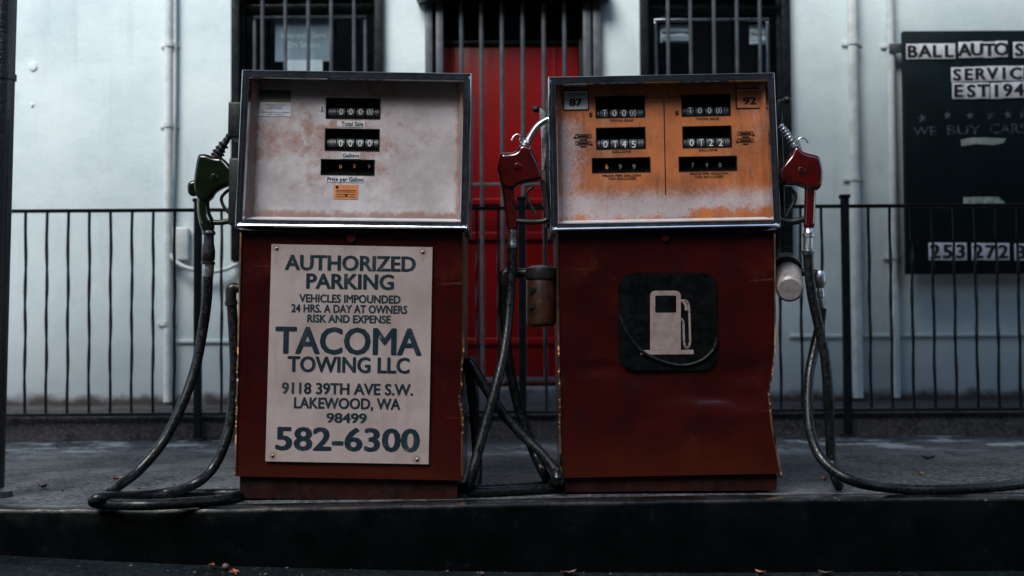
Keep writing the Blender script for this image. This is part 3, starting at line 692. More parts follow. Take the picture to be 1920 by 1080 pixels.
DEPTH = .44
def build_pump(P, head, body_l, body_r, base_c, lock, dents, panel_mat, displays, back_l, back_r):
    yfr, yp = -.036, .032
    hc = [P.xz(px, py, yfr) for px, py in head]
    # cabinet with a front sheet that carries its dents
    nx, nz = 70, 80; y_top, y_bot = body_l[0][1], body_l[-1][1]; vs = []
    for j in range(nz + 1):
        py = y_top + (y_bot - y_top) * j / nz
        xl, xr = poly_x(body_l, py), poly_x(body_r, py)
        sl = (body_r[-1][1] - body_l[-1][1]) * (j / nz) + (body_r[0][1] - body_l[0][1]) * (1 - j / nz)
        for i in range(nx + 1):
            u = i / nx; px, qy = xl + (xr - xl) * u, py + sl * u
            p = P.L(px, qy, 0)
            e = min(1, min(u, 1 - u) * 14) * min(1, min(j, nz - j) / 6)
            d = .0024 * noise.noise(Vector((p.x * 5, p.z * 5, P.Y))) + .0007 * noise.noise(Vector((p.x * 16, p.z * 22, 2)))
            for (cx, cy, rx, ry, h) in dents: d += h * math.exp(-((px - cx) / rx) ** 2 - ((qy - cy) / ry) ** 2)
            vs.append((p.x, d * e, p.z))
    k = nx + 1
    fs = [(j * k + i, j * k + i + 1, (j + 1) * k + i + 1, (j + 1) * k + i) for j in range(nz) for i in range(nx)]
    nv = len(vs)
    for j in range(nz + 1):
        py = y_top + (y_bot - y_top) * j / nz
        vs += [(P.L(poly_x(back_l, py), py, 0).x, DEPTH, vs[j * k][2]), (P.L(poly_x(back_r, py), py, 0).x, DEPTH, vs[j * k + nx][2])]
    for j in range(nz):
        fs += [(j * k, (j + 1) * k, nv + 2 * (j + 1), nv + 2 * j), (j * k + nx, nv + 2 * j + 1, nv + 2 * (j + 1) + 1, (j + 1) * k + nx), (nv + 2 * j, nv + 2 * j + 1, nv + 2 * j + 3, nv + 2 * j + 2)]
    mb = MB(); mb.add(vs, fs); P.part(mb, 'cabinet', 'cabinet', sm=30)
    # base plinth
    bc = [P.xz(px, py, .02) for px, py in base_c]
    mb = MB(); mb.quadp(bc, .02, DEPTH - .02); P.part(mb, 'plinth', 'plinth', sm=0)
    # bright edge strips
    for (poly, sgn) in ((body_l, 1), (body_r, -1)):
        mb = MB(); m_ = 60; vs = []
        for j in range(m_ + 1):
            py = y_top + 4 + (y_bot - y_top - 4) * j / m_; px = poly_x(poly, py)
            p = P.L(px, py, 0); crump = max(0, 1 - abs(py - 735) / 95)
            jx = crump * .004 * noise.noise(Vector((py * .06, sgn, P.Y))); jy = crump * .008 * noise.noise(Vector((py * .09, sgn * 3, P.Y)))
            vs += [(p.x - sgn * .003 + jx, .02, p.z), (p.x - sgn * .003 + jx, -.003 + jy, p.z), (p.x + sgn * .002 + jx, -.006 + jy, p.z), (p.x + sgn * .0045 + jx, -.005 + jy, p.z), (p.x + sgn * .0065 + jx, .004 + jy, p.z)]
        fs = [(j * 5 + q, j * 5 + q + 1, (j + 1) * 5 + q + 1, (j + 1) * 5 + q) for j in range(m_) for q in range(4)]
        mb.add(vs, fs); P.part(mb, 'edge_trim', 'trim')
    # head
    mb = MB(); ins = .004; c2 = [(hc[0][0] + ins, hc[0][1] - ins), (hc[1][0] - ins, hc[1][1] - ins), (hc[2][0] - ins, hc[2][1] + ins), (hc[3][0] + ins, hc[3][1] + ins)]
    zc_ = (c2[2][1] + c2[3][1]) / 2
    mb.add([(x, y, z) for y in (yfr + .09, DEPTH + .01) for x, z in c2], [(4, 5, 6, 7), (0, 1, 5, 4), (1, 2, 6, 5), (2, 3, 7, 6), (3, 0, 4, 7)])
    mb.add([(c2[3][0], yfr + .10, c2[3][1]), (c2[2][0], yfr + .10, c2[2][1]), (c2[2][0], yfr + .045, c2[2][1]), (c2[3][0], yfr + .045, c2[3][1])], [(0, 1, 2, 3)])
    P.part(mb, 'head_casing', 'steel_dark', sm=0)
    mb = MB(); frame_sweep(mb, hc, PF, yfr); P.part(mb, 'head_frame', 'chrome', sm=25)
    # dial panel with openings
    xs = [c[0] for c in hc]; zs = [c[1] for c in hc]; i_ = .028
    holes = [P.rect(*d['px'], yp) for d in displays]
    px0, px1, pz0, pz1 = max(xs[0], xs[3]) + .012, min(xs[1], xs[2]) - .012, max(zs[2], zs[3]) + .012, min(zs[0], zs[1]) - .012
    mb = MB(); holed(mb, px0, px1, pz0, pz1, holes, yp)
    pm = panel_mat(px0, px1, pz0, pz1)
    panel = P.part(mb, 'dial_panel', pm, sm=0)
    # slim returns between frame and panel, left and right
    q = .028
    for sx_, (t_, b_) in ((1, (hc[0], hc[3])), (-1, (hc[1], hc[2]))):
        mb = MB(); mb.add([(t_[0] + sx_ * (q - .001), yfr + .03, t_[1] - q), (b_[0] + sx_ * (q - .001), yfr + .03, b_[1] + q), (b_[0] + sx_ * (q + .014), yp - .001, b_[1] + q), (t_[0] + sx_ * (q + .014), yp - .001, t_[1] - q)], [(0, 1, 2, 3)])
        P.part(mb, 'panel_return', pm, sm=0)
    mb = MB(); (b0, b1) = (hc[3], hc[2])
    mb.add([(b0[0] + q - .002, yfr + .012, b0[1] + q - .001), (b1[0] - q + .002, yfr + .012, b1[1] + q - .001), (b1[0] - q + .002, yp - .001, b1[1] + q + .012), (b0[0] + q - .002, yp - .001, b0[1] + q + .012)], [(0, 1, 2, 3)])
    P.part(mb, 'panel_ledge', 'sticker_white', sm=0)
    for d, h in zip(displays, holes):
        a, b, c_, e = h; dp = .034
        mb = MB(); mb.add([(x, y, z) for y in (yp, yp + dp) for x, z in ((a, c_), (b, c_), (b, e), (a, e))], [(4, 5, 6, 7), (0, 1, 5, 4), (1, 2, 6, 5), (2, 3, 7, 6), (3, 0, 4, 7)])
        for (x0_, x1_, z0_, z1_) in ((a - .003, a, c_ - .003, e + .003), (b, b + .003, c_ - .003, e + .003), (a, b, c_ - .003, c_), (a, b, e, e + .003)): mb.box(x0_, x1_, yp - .002, yp + .003, z0_, z1_)
        D = P.part(mb, 'counter_window', 'cavity', sm=0)
        yt = yp + .006
        if d.get('drum'):
            zc2 = P.L((d['px'][0] + d['px'][1]) / 2, d['drum'][0], yp).z; rd = .0185
            xs_ = [P.L(px, d['drum'][0], yp).x for px in d['dx']]; wd = (xs_[1] - xs_[0]) * .80
            for x in xs_:
                mb = MB(); mb.tube([(x - wd / 2, yt + .001 + rd, zc2), (x + wd / 2, yt + .001 + rd, zc2)], rd, 24, smooth=False); P.part(mb, 'number_wheel', 'drum', D)
            mb = MB(); mb.tube([(a + .002, yt + .002 + rd, zc2), (xs_[0] - wd * .62, yt + .002 + rd, zc2)], rd * .98, 20, smooth=False); P.part(mb, 'wheel_axle', 'drum', D); mb = MB(); mb.tube([(xs_[-1] + wd * .62, yt + .002 + rd, zc2), (b - .002, yt + .002 + rd, zc2)], rd * .98, 20, smooth=False)
            P.part(mb, 'wheel_axle', 'drum', D)
        for ch, dx, col in zip(d['s'], d['dx'], d.get('col', ['digit_white'] * 9)):
            hgt = d['dh']; wpx = hgt * (.62 if len(ch) == 1 else .95) * d.get('wide', 1.); 
            r_ = P.rect(dx - wpx / 2, dx + wpx / 2, d['dy'] - hgt / 2, d['dy'] + hgt / 2, yp)
            mb = MB(); put_text(mb, 'T' if ch == '1' else ch, *r_, yt - .0012 if d.get('drum') else yp + .012, 0 if len(ch) == 1 else -.02, .55 if ch == '1' else .80 if len(ch) == 1 else .62); P.part(mb, 'digit', col, D, 0)
    # lock
    p = P.L(*lock, 0); mb = MB(); mb.lathe((p.x, .002, p.z), (p.x, -.014, p.z), [(0, .015), (.5, .0145), (.8, .012), (1, .009)], 24); mb.box(p.x - .006, p.x + .006, -.0155, -.0135, p.z - .0012, p.z + .0012); P.part(mb, 'lock', 'red_nozzle')
    return yp, panel

# ---- left pump
P1 = Pump('fuel_pump', 'red pump with rust spotted white head and one column of counters, behind the towing sign', 4.50, .0215, (654, 935))
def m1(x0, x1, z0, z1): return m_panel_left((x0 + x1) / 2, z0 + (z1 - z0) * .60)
disp1 = [dict(px=(612.5, 711.5, 185.5, 221), s=['0', '0', '0', '00'], dx=[639, 657, 675, 693], dy=209, dh=11, drum=(211,)),
         dict(px=(610.7, 709.8, 243, 281), s=['0', '0', '0', '0'], dx=[638, 656, 674, 692], dy=268, dh=12, drum=(269,)),
         dict(px=(603, 700.5, 300.5, 326.5), s=['6', '9', '9'], dx=[637, 663, 690.6], dy=310, dh=9, col=['digit_orange', 'digit_orange', 'digit_dim'])]
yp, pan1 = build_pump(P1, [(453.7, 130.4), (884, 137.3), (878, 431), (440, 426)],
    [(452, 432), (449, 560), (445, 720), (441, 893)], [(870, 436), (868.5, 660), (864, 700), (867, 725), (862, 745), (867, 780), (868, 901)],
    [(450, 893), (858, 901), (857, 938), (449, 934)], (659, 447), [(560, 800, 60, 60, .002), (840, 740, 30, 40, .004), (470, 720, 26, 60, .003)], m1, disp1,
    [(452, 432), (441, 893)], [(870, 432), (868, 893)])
yl = yp - .0005
def sticker(P, box, mat, name, parent=None, y=None, r=None):
    mb = MB(); a, b, c_, d = P.rect(*box, yp); mb.bbox(a, b, yp - .0016, yp - .0004, c_, d, .0005, 1); return P.part(mb, name, mat, parent, 0)
for t_, bx, tx in (('Total Sale', (632, 684, 226.5, 238), (640, 681, 228, 236)), ('Gallons', (641, 675.5, 286, 298), (642.5, 673.5, 287.5, 295)), ('Price per Gallon', (612, 682, 330.5, 342), (613.5, 680.5, 332, 339.8))):
    s_ = sticker(P1, bx, 'sticker_white', 'counter_label'); mb = MB(); P1.text(mb, t_, tx, yp - .0018, .012); P1.part(mb, 'lettering', 'ink', s_, 0)
s_ = sticker(P1, (600, 608, 197, 209), 'sticker_white', 'counter_label'); mb = MB(); P1.text(mb, '$', (602, 606, 199, 207), yp - .0018, .0); P1.part(mb, 'lettering', 'ink', s_, 0)
dl = sticker(P1, (487, 545.5, 191.5, 218.5), 'sticker_white', 'diesel_label')
P1.part(MB().box(*[f(P1.rect(487.5, 545.5, 169, 186, yp)) for f in (lambda r: r[0], lambda r: r[1])], yp - .0017, yp - .0004, *P1.rect(487.5, 545.5, 169, 186, yp)[2:]), 'green_band', 'sticker_green', dl, 0)
P1.part(MB().box(*P1.rect(487.5, 545.5, 186, 191.5, yp)[:2], yp - .0017, yp - .0004, *P1.rect(487.5, 545.5, 186, 191.5, yp)[2:]), 'gold_band', 'sticker_gold', dl, 0)
mb = MB()
for t_, bx in (('Required for use in all', (500, 534, 195, 197.5)), ('highway diesel', (505, 528, 198.5, 201)), ('vehicles and engines.', (500, 532, 202, 204.5)), ('Recommended for use in all diesel', (490, 542, 209, 211.5)), ('vehicles and engines.', (500, 531, 213, 215.5))): P1.text(mb, t_, bx, yp - .0018, .0)
P1.part(mb, 'lettering', 'ink', dl, 0)
mb = MB()
for t_, bx in (('ULTRA-LOW SULFUR', (493, 540, 173, 177)), ('HIGHWAY DIESEL FUEL', (491, 542, 179, 183))): P1.text(mb, t_, bx, yp - .0019, .0)
P1.part(mb, 'lettering', 'sticker_gold', dl, 0)
ol = sticker(P1, (625.5, 671.5, 346.5, 373.5), 'sticker_orange', 'inspection_label')
mb = MB()
for y_ in (356.5, 359.5, 364, 368.5):
    a, b, c_, d = P1.rect(630, 667, y_, y_ + 1.1, yp); mb.box(a, b, yp - .0022, yp - .0018, c_, d)
c0 = P1.L(632, 351, yp); mb.lathe((c0.x, yp - .0018, c0.z), (c0.x, yp - .0022, c0.z), [(0, .005), (1, .005)], 16)
c0 = P1.L(649, 366, yp); mb.lathe((c0.x, yp - .0018, c0.z), (c0.x, yp - .0023, c0.z), [(0, .004), (1, .004)], 16)
P1.part(mb, 'printed_lines', 'ink_black', ol, 0)
# side gear of the left pump
mb = MB(); r_ = P1.rect(434, 450, 196, 262, .1); mb.bbox(r_[0], r_[1] + .03, .04, .16, r_[2], r_[3], .006, 3); P1.part(mb, 'nozzle_boot', 'black_plastic')
mb = MB(); r_ = P1.rect(428, 450, 300, 424, .12); mb.bbox(r_[0] + .012, r_[1] + .03, .06, .2, r_[2], r_[3], .006, 3); P1.part(mb, 'nozzle_holster', 'black_plastic')
mb = MB(); q = .09
mb.tube([P1.L(456, 540, q), P1.L(444, 540, q), P1.L(435, 541, q), P1.L(433, 552, q), P1.L(433, 566, q)], [.014, .016, .019, .018, .018], 16)
mb.lathe(P1.L(433, 564, q), P1.L(434, 572, q), [(0, .021), (1, .021)], 16); P1.part(mb, 'hose_outlet', 'black_plastic')

# ---- right pump
P2 = Pump('fuel_pump', 'red pump with rusty orange twin counter head and black fuel symbol on its door', 4.62, -.0135, (1260, 922))
def m2(x0, x1, z0, z1): return m_panel_right(x0, x1, z0, z1)
disp2 = [dict(px=(1118, 1207.5, 182, 218.7), s=['1', '0', '0', '00'], dx=[1133, 1151.7, 1169.6, 1187], dy=211.5, dh=12, drum=(213,)),
         dict(px=(1119, 1208.5, 240.3, 277.7), s=['0', '1', '4', '5'], dx=[1134.8, 1152.6, 1170, 1187.6], dy=270, dh=12.5, drum=(270,)),
         dict(px=(1111.3, 1217.8, 297, 321.7), s=['6', '9', '9'], dx=[1137.6, 1162.8, 1189], dy=311.5, dh=9, col=['digit_orange', 'digit_dim', 'digit_dim']),
         dict(px=(1279, 1368, 179, 215.8), s=['1', '0', '0', '00'], dx=[1294, 1312, 1330, 1348], dy=206.5, dh=11, drum=(209,)),
         dict(px=(1281, 1370, 237.8, 275), s=['0', '1', '2', '2'], dx=[1296.5, 1314.4, 1332.6, 1351], dy=267, dh=12.5, drum=(268,)),
         dict(px=(1274, 1380, 294.5, 319), s=['7', '9', '0'], dx=[1299.6, 1325.7, 1350.6], dy=308.5, dh=8, col=['digit_dim', 'digit_dim', 'digit_dim'])]
build_pump(P2, [(1027.7, 144), (1452.6, 135.8), (1465, 426), (1033, 434)],
    [(1044, 434), (1046, 560), (1048, 700), (1050, 740), (1049, 800), (1053, 896)], [(1452, 432), (1453, 600), (1452, 660), (1446, 705), (1442, 740), (1446, 790), (1456, 845), (1464, 888)],
    [(1058, 894), (1457, 890), (1456, 919), (1059, 923)], (1247, 447),
    [(1340, 742, 95, 14, .006), (1400, 700, 45, 26, .014), (1230, 700, 120, 30, .007), (1360, 775, 90, 22, -.007), (1130, 690, 50, 12, .006), (1290, 725, 30, 14, .004), (1180, 640, 60, 60, .003), (1395, 760, 30, 14, .005), (1437, 745, 26, 40, .010)], m2, disp2,
    [(1044, 434), (1053, 896)], [(1456, 432), (1475, 888)])
mb = MB()
for t_, bx, bd in (('TOTAL SALE', (1143, 1187, 223.7, 228), .02), ('GALLONS', (1147.4, 1182.6, 281.8, 286.4), .02), ('PRICE PER GALLON', (1130, 1201.7, 327, 331.4), .02), ('TAX INCLUDED', (1140, 1193, 332.8, 337), .02),
                   ('TOTAL SALE', (1304, 1347.8, 220.5, 224.9), .02), ('GALLONS', (1310, 1345, 279, 283.4), .02), ('PRICE PER GALLON', (1293.7, 1365, 323.2, 327.7), .02), ('TAX INCLUDED', (1302.6, 1356, 329.6, 333.8), .02),
                   ('$', (1104, 1111, 211, 219), .02), ('$', (1265.3, 1273.3, 208, 216), .02)): 
    mb = MB(); P2.text(mb, t_, bx, yp - .0002, bd); P2.part(mb, 'lettering', 'ink_black', None, 0)
def line_box(P, mb, x0, y0, x1, y1, t_=1.2):
    for bx in ((x0, x1, y0 - t_ / 2, y0 + t_ / 2), (x0, x1, y1 - t_ / 2, y1 + t_ / 2), (x0 - t_ / 2, x0 + t_ / 2, y0, y1), (x1 - t_ / 2, x1 + t_ / 2, y0, y1)):
        a, b, c_, d = P.rect(*bx, yp); mb.box(a, b, yp - .0022, yp - .0016, c_, d)
for num, bx, tx, mt in (('87', (1057, 1103, 169.5, 206), (1067, 1092, 185, 199), 'sticker_white'), ('92', (1380.5, 1427, 166, 203), (1393, 1418, 182, 196), 'sticker_orange')):
    s_ = sticker(P2, bx, mt, 'octane_label'); mb = MB(); P2.text(mb, num, tx, yp - .0016, .03)
    line_box(P2, mb, bx[0], bx[2], bx[1], bx[3], 2.0)
    for q in (5.5, 8.5):
        a, b, c_, d = P2.rect(bx[0] + 6, bx[1] - 6, bx[2] + q, bx[2] + q + 1, yp); mb.box(a, b, yp - .0021, yp - .0016, c_, d)
    P2.part(mb, 'lettering', 'ink_black', s_, 0)
for (x0_, y0_, dr_) in ((1079, 252, -1), (1383, 247, 1)):
    mb = MB(); line_box(P2, mb, x0_, y0_, x0_ + 29, y0_ + 6, 1.0); line_box(P2, mb, x0_, y0_ + 13, x0_ + 29, y0_ + 19, 1.0)
    for (yy, s_) in ((y0_ + 6, dr_), (y0_ + 19, -dr_)):
        tipx = x0_ + 33 if s_ > 0 else x0_ - 4; bxx = x0_ + 28 if s_ > 0 else x0_ + 1
        mb.poly([P2.xz(tipx, yy, yp), P2.xz(bxx, yy - 2.2, yp), P2.xz(bxx, yy + 2.2, yp)], yp - .0022, yp - .0016)
    for yy, a_, b_ in ((y0_ + 2.4, 4, 25), (y0_ + 9, 8, 22), (y0_ + 15.4, 4, 25), (y0_ + 22, 9, 20)):
        a, b, c_, d = P2.rect(x0_ + a_, x0_ + b_, yy, yy + 1.6, yp); mb.box(a, b, yp - .0022, yp - .0016, c_, d)
    P2.part(mb, 'arrow_marking', 'ink_black', None, 0)
mb = MB(); mb.poly([P2.xz(1243.8, 190, yp), P2.xz(1245.4, 190, yp), P2.xz(1248.8, 366, yp), P2.xz(1247.2, 366, yp)], yp - .002, yp - .0006); P2.part(mb, 'divider_line', 'ink_black', None, 0)
# fuel symbol on the cabinet door
def rr(x0, x1, y0, y1, r, n_=6):
    o = []
    for cx, cy, a0 in ((x1 - r, y0 + r, -90), (x1 - r, y1 - r, 0), (x0 + r, y1 - r, 90), (x0 + r, y0 + r, 180)):
        o += [(cx + r * math.cos(R(a0 + 90 * k / n_)), cy + r * math.sin(R(a0 + 90 * k / n_))) for k in range(n_ + 1)]
    return o
yi = -.004
mb = MB(); mb.poly([P2.xz(x, y, yi) for x, y in rr(1159, 1346, 511, 694, 32)], yi, .006); icon = P2.part(mb, 'fuel_symbol', 'icon_black', None, 0)
mb = MB(); yj = yi - .0008; yk = yi - .0002
def PP(pts): return [P2.xz(x, y, yi) for x, y in pts]
mb.poly(PP([(1219, 656), (1219, 552), (1222, 547), (1228, 545), (1268, 545), (1274, 548), (1276.5, 553), (1276.5, 656)][::-1]), yj, yk)
mb.poly(PP([(1201, 665), (1201, 656.6), (1300.5, 655.8), (1300.5, 664)]), yj, yk)
path = [(1277, 563.5), (1286, 563.5), (1291, 569), (1292.5, 585), (1294, 640), (1292, 649), (1288, 652), (1284, 649), (1282.5, 640), (1281.5, 605), (1280, 600), (1276.5, 598)]
for (xa, ya), (xb, yb_) in zip(path, path[1:]):
    dx, dy = xb - xa, yb_ - ya; l_ = math.hypot(dx, dy); nx_, ny_ = -dy / l_ * 2, dx / l_ * 2; ex, ey = dx / l_ * .8, dy / l_ * .8
    mb.poly(PP([(xa + nx_ - ex, ya + ny_ - ey), (xb + nx_ + ex, yb_ + ny_ + ey), (xb - nx_ + ex, yb_ - ny_ + ey), (xa - nx_ - ex, ya - ny_ - ey)]), yj, yk - random.random() * .0001)
mb.poly(PP([(1279, 566), (1285, 566), (1289, 573), (1289, 582), (1284, 582), (1284, 574)]), yj - .0001, yk)
P2.part(mb, 'pump_pictogram', 'icon_white', icon, 0)
mb = MB(); mb.poly(PP(rr(1228.5, 1268, 554, 586, 3)), yj - .0006, yj - .0002); P2.part(mb, 'pictogram_window', 'icon_black', icon, 0)
mb = MB(); mb.tube([P2.L(x, y, -.008) for x, y in ((1161, 590), (1175, 622), (1200, 655), (1228, 672), (1262, 683), (1290, 684), (1318, 674), (1338, 655), (1344, 635))], .0052, 10); P2.part(mb, 'cable', 'rubber')
# side gear of the right pump
q = .10
mb = MB(); mb.lathe(P2.L(1015, 522, q), P2.L(1015, 612, q), [(0, .049), (.03, .050), (.9, .050), (.96, .047), (1, .038)], 28); f_ = P2.part(mb, 'fuel_filter', 'filter_brown')
mb = MB(); mb.lathe(P2.L(1015, 498, q), P2.L(1015, 524, q), [(0, .030), (.2, .052), (.9, .056), (1, .054)], 28)
mb.tube([P2.L(1040, 510, q), P2.L(975, 512, q), P2.L(948, 512, q), P2.L(945, 520, q), P2.L(944, 536, q)], [.016, .016, .017, .018, .016], 14); P2.part(mb, 'filter_head', 'black_plastic', f_)
mb = MB()
for (xa, ya, xb, yb_) in ((990, 540, 1005, 546), (991, 571, 1004, 577)):
    a, b, c_, d = P2.rect(xa, xb, ya, yb_, .05); mb.box(a, b, .051, .0525, c_, d)
P2.part(mb, 'filter_print', 'ink_black', f_, 0)
mb = MB(); a = P2.L(1481, 543, .0); a2 = P2.L(1477, 513, .17)
mb.lathe(a, a2, [(0, .036), (.04, .044), (.1, .0455), (.9, .0455), (1, .040)], 32); f2 = P2.part(mb, 'fuel_filter', 'filter_white')
mb = MB(); mb.lathe(P2.L(1475, 506, .17), P2.L(1474, 498, .2), [(0, .05), (1, .05)], 24); mb.tube([P2.L(1478, 505, .18), P2.L(1510, 511, .17), P2.L(1534, 514, .16), P2.L(1537, 520, .16)], .014, 12); P2.part(mb, 'filter_head', 'black_plastic', f2)
mb = MB(); mb.lathe(P2.L(1537, 508, .16), P2.L(1538, 540, .16), [(0, .014), (.2, .019), (.7, .019), (1, .012)], 14)
mb.lathe(P2.L(1538, 538, .16), P2.L(1541, 580, .16), [(0, .010), (.2, .012), (.45, .012), (.5, .009), (.95, .008), (1, .006)], 12); P2.part(mb, 'hose_outlet', 'alu')
# lever handles beside the head
for sgn, pts, knob, mt in ((-1, [(1011, 204), (1025, 204), (1026, 250), (1028, 268), (1021, 320), (1016, 320), (1015, 260)], (1005, 204.5), 'alu'), (1, [(1458, 188), (1470, 187), (1470, 194), (1466, 200), (1464, 260), (1456, 262), (1456, 196)], (1476, 187), 'black_plastic')):
    mb = MB(); mb.pillow([P2.xz(x, y, .10) for x, y in pts], .10, .012, .003, 2, 0); h_ = P2.part(mb, 'switch_handle', mt)
    kx = P2.L(*knob, .10); mb = MB(); mb.ball(kx, .0125, 3); e_ = P2.L(knob[0] - sgn * 10, knob[1] + .5, .10); mb.tube([kx, e_], .006, 10, smooth=False); P2.part(mb, 'knob', 'black_plastic', h_)
for sgn, box in ((-1, (1022, 1046, 245, 424)), (1, (1450, 1466, 200, 424))):
    r_ = P2.rect(*box, .13); mb = MB(); mb.bbox(r_[0], r_[1], .09, .24, r_[2], r_[3], .006, 3); P2.part(mb, 'nozzle_holster', 'black_plastic')

# ------------------------------------------------------------------ towing notice on the left pump
P1s = P1
sg = thing('towing_sign', 'weathered white metal notice with dark lettering screwed to the left pump', 'sign', P1.root.matrix_basis @ P1.L(654, 868, -.004), None, Matrix.Rotation(.0215, 3, 'Y'))
rootw = P1.root.matrix_basis
def SB(mb, name, mat, sm=0, parent=None):
    mb.v = [tuple(rootw @ Vector(v)) for v in mb.v]; return mb.build(name, mat, parent or sg, sm, space=sg)
ys = -.0095
mb = MB(); cs = [P1.xz(x, y, ys) for x, y in ((509, 457.5), (811, 463.5), (803.5, 870.5), (497.5, 865))]
# a thin plate, a little bowed
nn = 24; vs = []
def bow(u, v): return -.003 * math.sin(math.pi * u) * (.4 + .6 * abs(v - .5) * 2) + .0012 * noise.noise(Vector((u * 3, v * 4, 5)))
for j in range(nn + 1):
    for i in range(nn + 1):
        u, v = i / nn, j / nn
        t0 = Vector(cs[0]).lerp(Vector(cs[1]), u); b0 = Vector(cs[3]).lerp(Vector(cs[2]), u); p = t0.lerp(b0, v); vs.append((p.x, ys, p.y))
plate_f = [(j * (nn + 1) + i, (j + 1) * (nn + 1) + i, (j + 1) * (nn + 1) + i + 1, j * (nn + 1) + i + 1) for j in range(nn) for i in range(nn)]
mb.quadp(cs, ys, ys + .0025)
M['sign'] = m_sign([(lambda q: (q.x, q.z))(sg.matrix_basis.inverted() @ (rootw @ P1.L(px, py, ys))) for px, py in ((519, 466), (793, 473), (511, 855), (782, 862))])
SB(mb, 'plate', 'sign')
for t_, bx, bd in (('AUTHORIZED', (534, 780, 479, 508), .027), ('PARKING', (574, 739, 513.5, 542.5), .027), ('VEHICLES IMPOUNDED', (561, 751, 552.5, 568), .028), ('24 HRS. A DAY AT OWNERS', (546, 764, 571.5, 587), .028),
               ('RISK AND EXPENSE', (576, 733, 590.5, 605.5), .028), ('TACOMA', (516, 791, 614, 665), .022), ('TOWING LLC', (539, 768.5, 669, 699), .027), ('9118 39TH AVE S.W.', (528, 775, 718.5, 740), .027),
               ('LAKEWOOD, WA', (551, 751, 746, 767), .027), ('98499', (611.5, 688, 774.5, 793), .027), ('582-6300', (516, 787.5, 802, 846), .023)):
    mb = MB(); P1.text(mb, t_, bx, ys, bd); SB(mb, 'lettering', 'sign_ink')
for px, py in ((519, 466), (793, 473), (511, 855), (782, 862)):
    p = P1.L(px, py, ys); mb = MB(); mb.lathe((p.x, ys, p.z), (p.x, ys - .003, p.z), [(0, .0055), (.6, .005), (1, .003)], 14); SB(mb, 'screw', 'screw', 35)

# ------------------------------------------------------------------ nozzles and hoses
HR = .0164
def hose_pts(pts):
    out = []
    for p in pts:
        if p[2] == 'g': out.append(G(p[0], p[1], HR * (p[3] if len(p) > 3 else 1)))
        else: out.append(W(*p))
    return out
def nozzle(label, Y, body, spout, handle, guard, lever, swivel, hoses, mat, extra=None, bd=.029):
    b = W(body[0][0], 700, Y); t = thing('fuel_nozzle', label, 'fuel nozzle', (W(handle[0][0], handle[0][1], Y).x, Y, 0), 'hanging fuel nozzles')
    def NB(mb, name, m_, par=None, sm=40): return mb.build(name, m_, par or t, sm, space=t)
    def xz(pts, y=Y): return [(W(px, py, y).x, W(px, py, y).z) for px, py in pts]
    mb = MB(); mb.pillow(xz(body), Y, bd, .016, 6, 2); bo = NB(mb, 'body', mat)
    mb = MB(); mb.tube([W(px, py, Y) for px, py, _ in handle], [r for _, _, r in handle], 18); NB(mb, 'grip', mat)
    mb = MB(); mb.tube([W(px, py, Y) for px, py, _ in spout[0]], [r for _, _, r in spout[0]], 16)
    if spout[2]:
        P_ = [W(px, py, Y) for px, py, _ in spout[0]]
        for k in range(spout[2]):
            u = (k + .5) / spout[2]; i = min(int(u * (len(P_) - 1)), len(P_) - 2); fq = u * (len(P_) - 1) - i; c0 = P_[i].lerp(P_[i + 1], fq); d0 = (P_[i + 1] - P_[i]).normalized()
            rq = spout[0][i][2] * 1.28; mb.lathe(c0 - d0 * .004, c0 + d0 * .004, [(0, rq * .8), (.5, rq), (1, rq * .8)], 16)
    NB(mb, 'spout', spout[1])
    mb = MB(); mb.tube([W(px, py, Y) for px, py in guard[0]], guard[1], 10); NB(mb, 'lever_guard', 'black_plastic')
    mb = MB(); mb.tube([W(px, py, Y) for px, py in lever[0]], lever[1], 10); NB(mb, 'lever', 'black_plastic')
    cx = sum(q[0] for q in body) / len(body); cy = sum(q[1] for q in body) / len(body); c0 = W(cx, cy, Y - bd)
    mb = MB(); mb.lathe((c0.x, Y - bd + .004, c0.z), (c0.x, Y - bd - .004, c0.z), [(0, .013), (.7, .012), (1, .0095)], 20); mb.lathe((c0.x, Y - bd - .003, c0.z), (c0.x, Y - bd - .0065, c0.z), [(0, .005), (1, .0045)], 6); NB(mb, 'valve_cap', mat, bo)
    if extra: extra(NB, Y, bo)
    mb = MB(); sw, prof = swivel; a, b_ = W(*sw[0], Y), W(*sw[1], Y); mb.lathe(a, b_, prof, 18); NB(mb, 'swivel', 'alu' if mat != 'green_nozzle' else 'black_plastic')
    if mat == 'green_nozzle':
        mb = MB(); mb.lathe(W(391, 495, Y), W(389.5, 519, Y), [(0, .0185), (.9, .0185), (1, .0175)], 18); NB(mb, 'ferrule', 'alu')
    mb = MB()
    for pts in hoses: mb.tube(hose_pts(pts), HR, 14, sub=8)
    NB(mb, 'hose', 'rubber')
    return t
Yn1 = 4.60
def ex1(NB, Y, bo):
    mb = MB(); o = [(352, 347), (356, 341), (364, 338), (374, 341), (376, 352), (372, 366), (360, 369), (353, 362)]
    mb.pillow([(W(x, y, Y).x, W(x, y, Y).z) for x, y in o], Y, .020, .012, 4, 1); NB(mb, 'vent_cap', 'green_nozzle', bo)
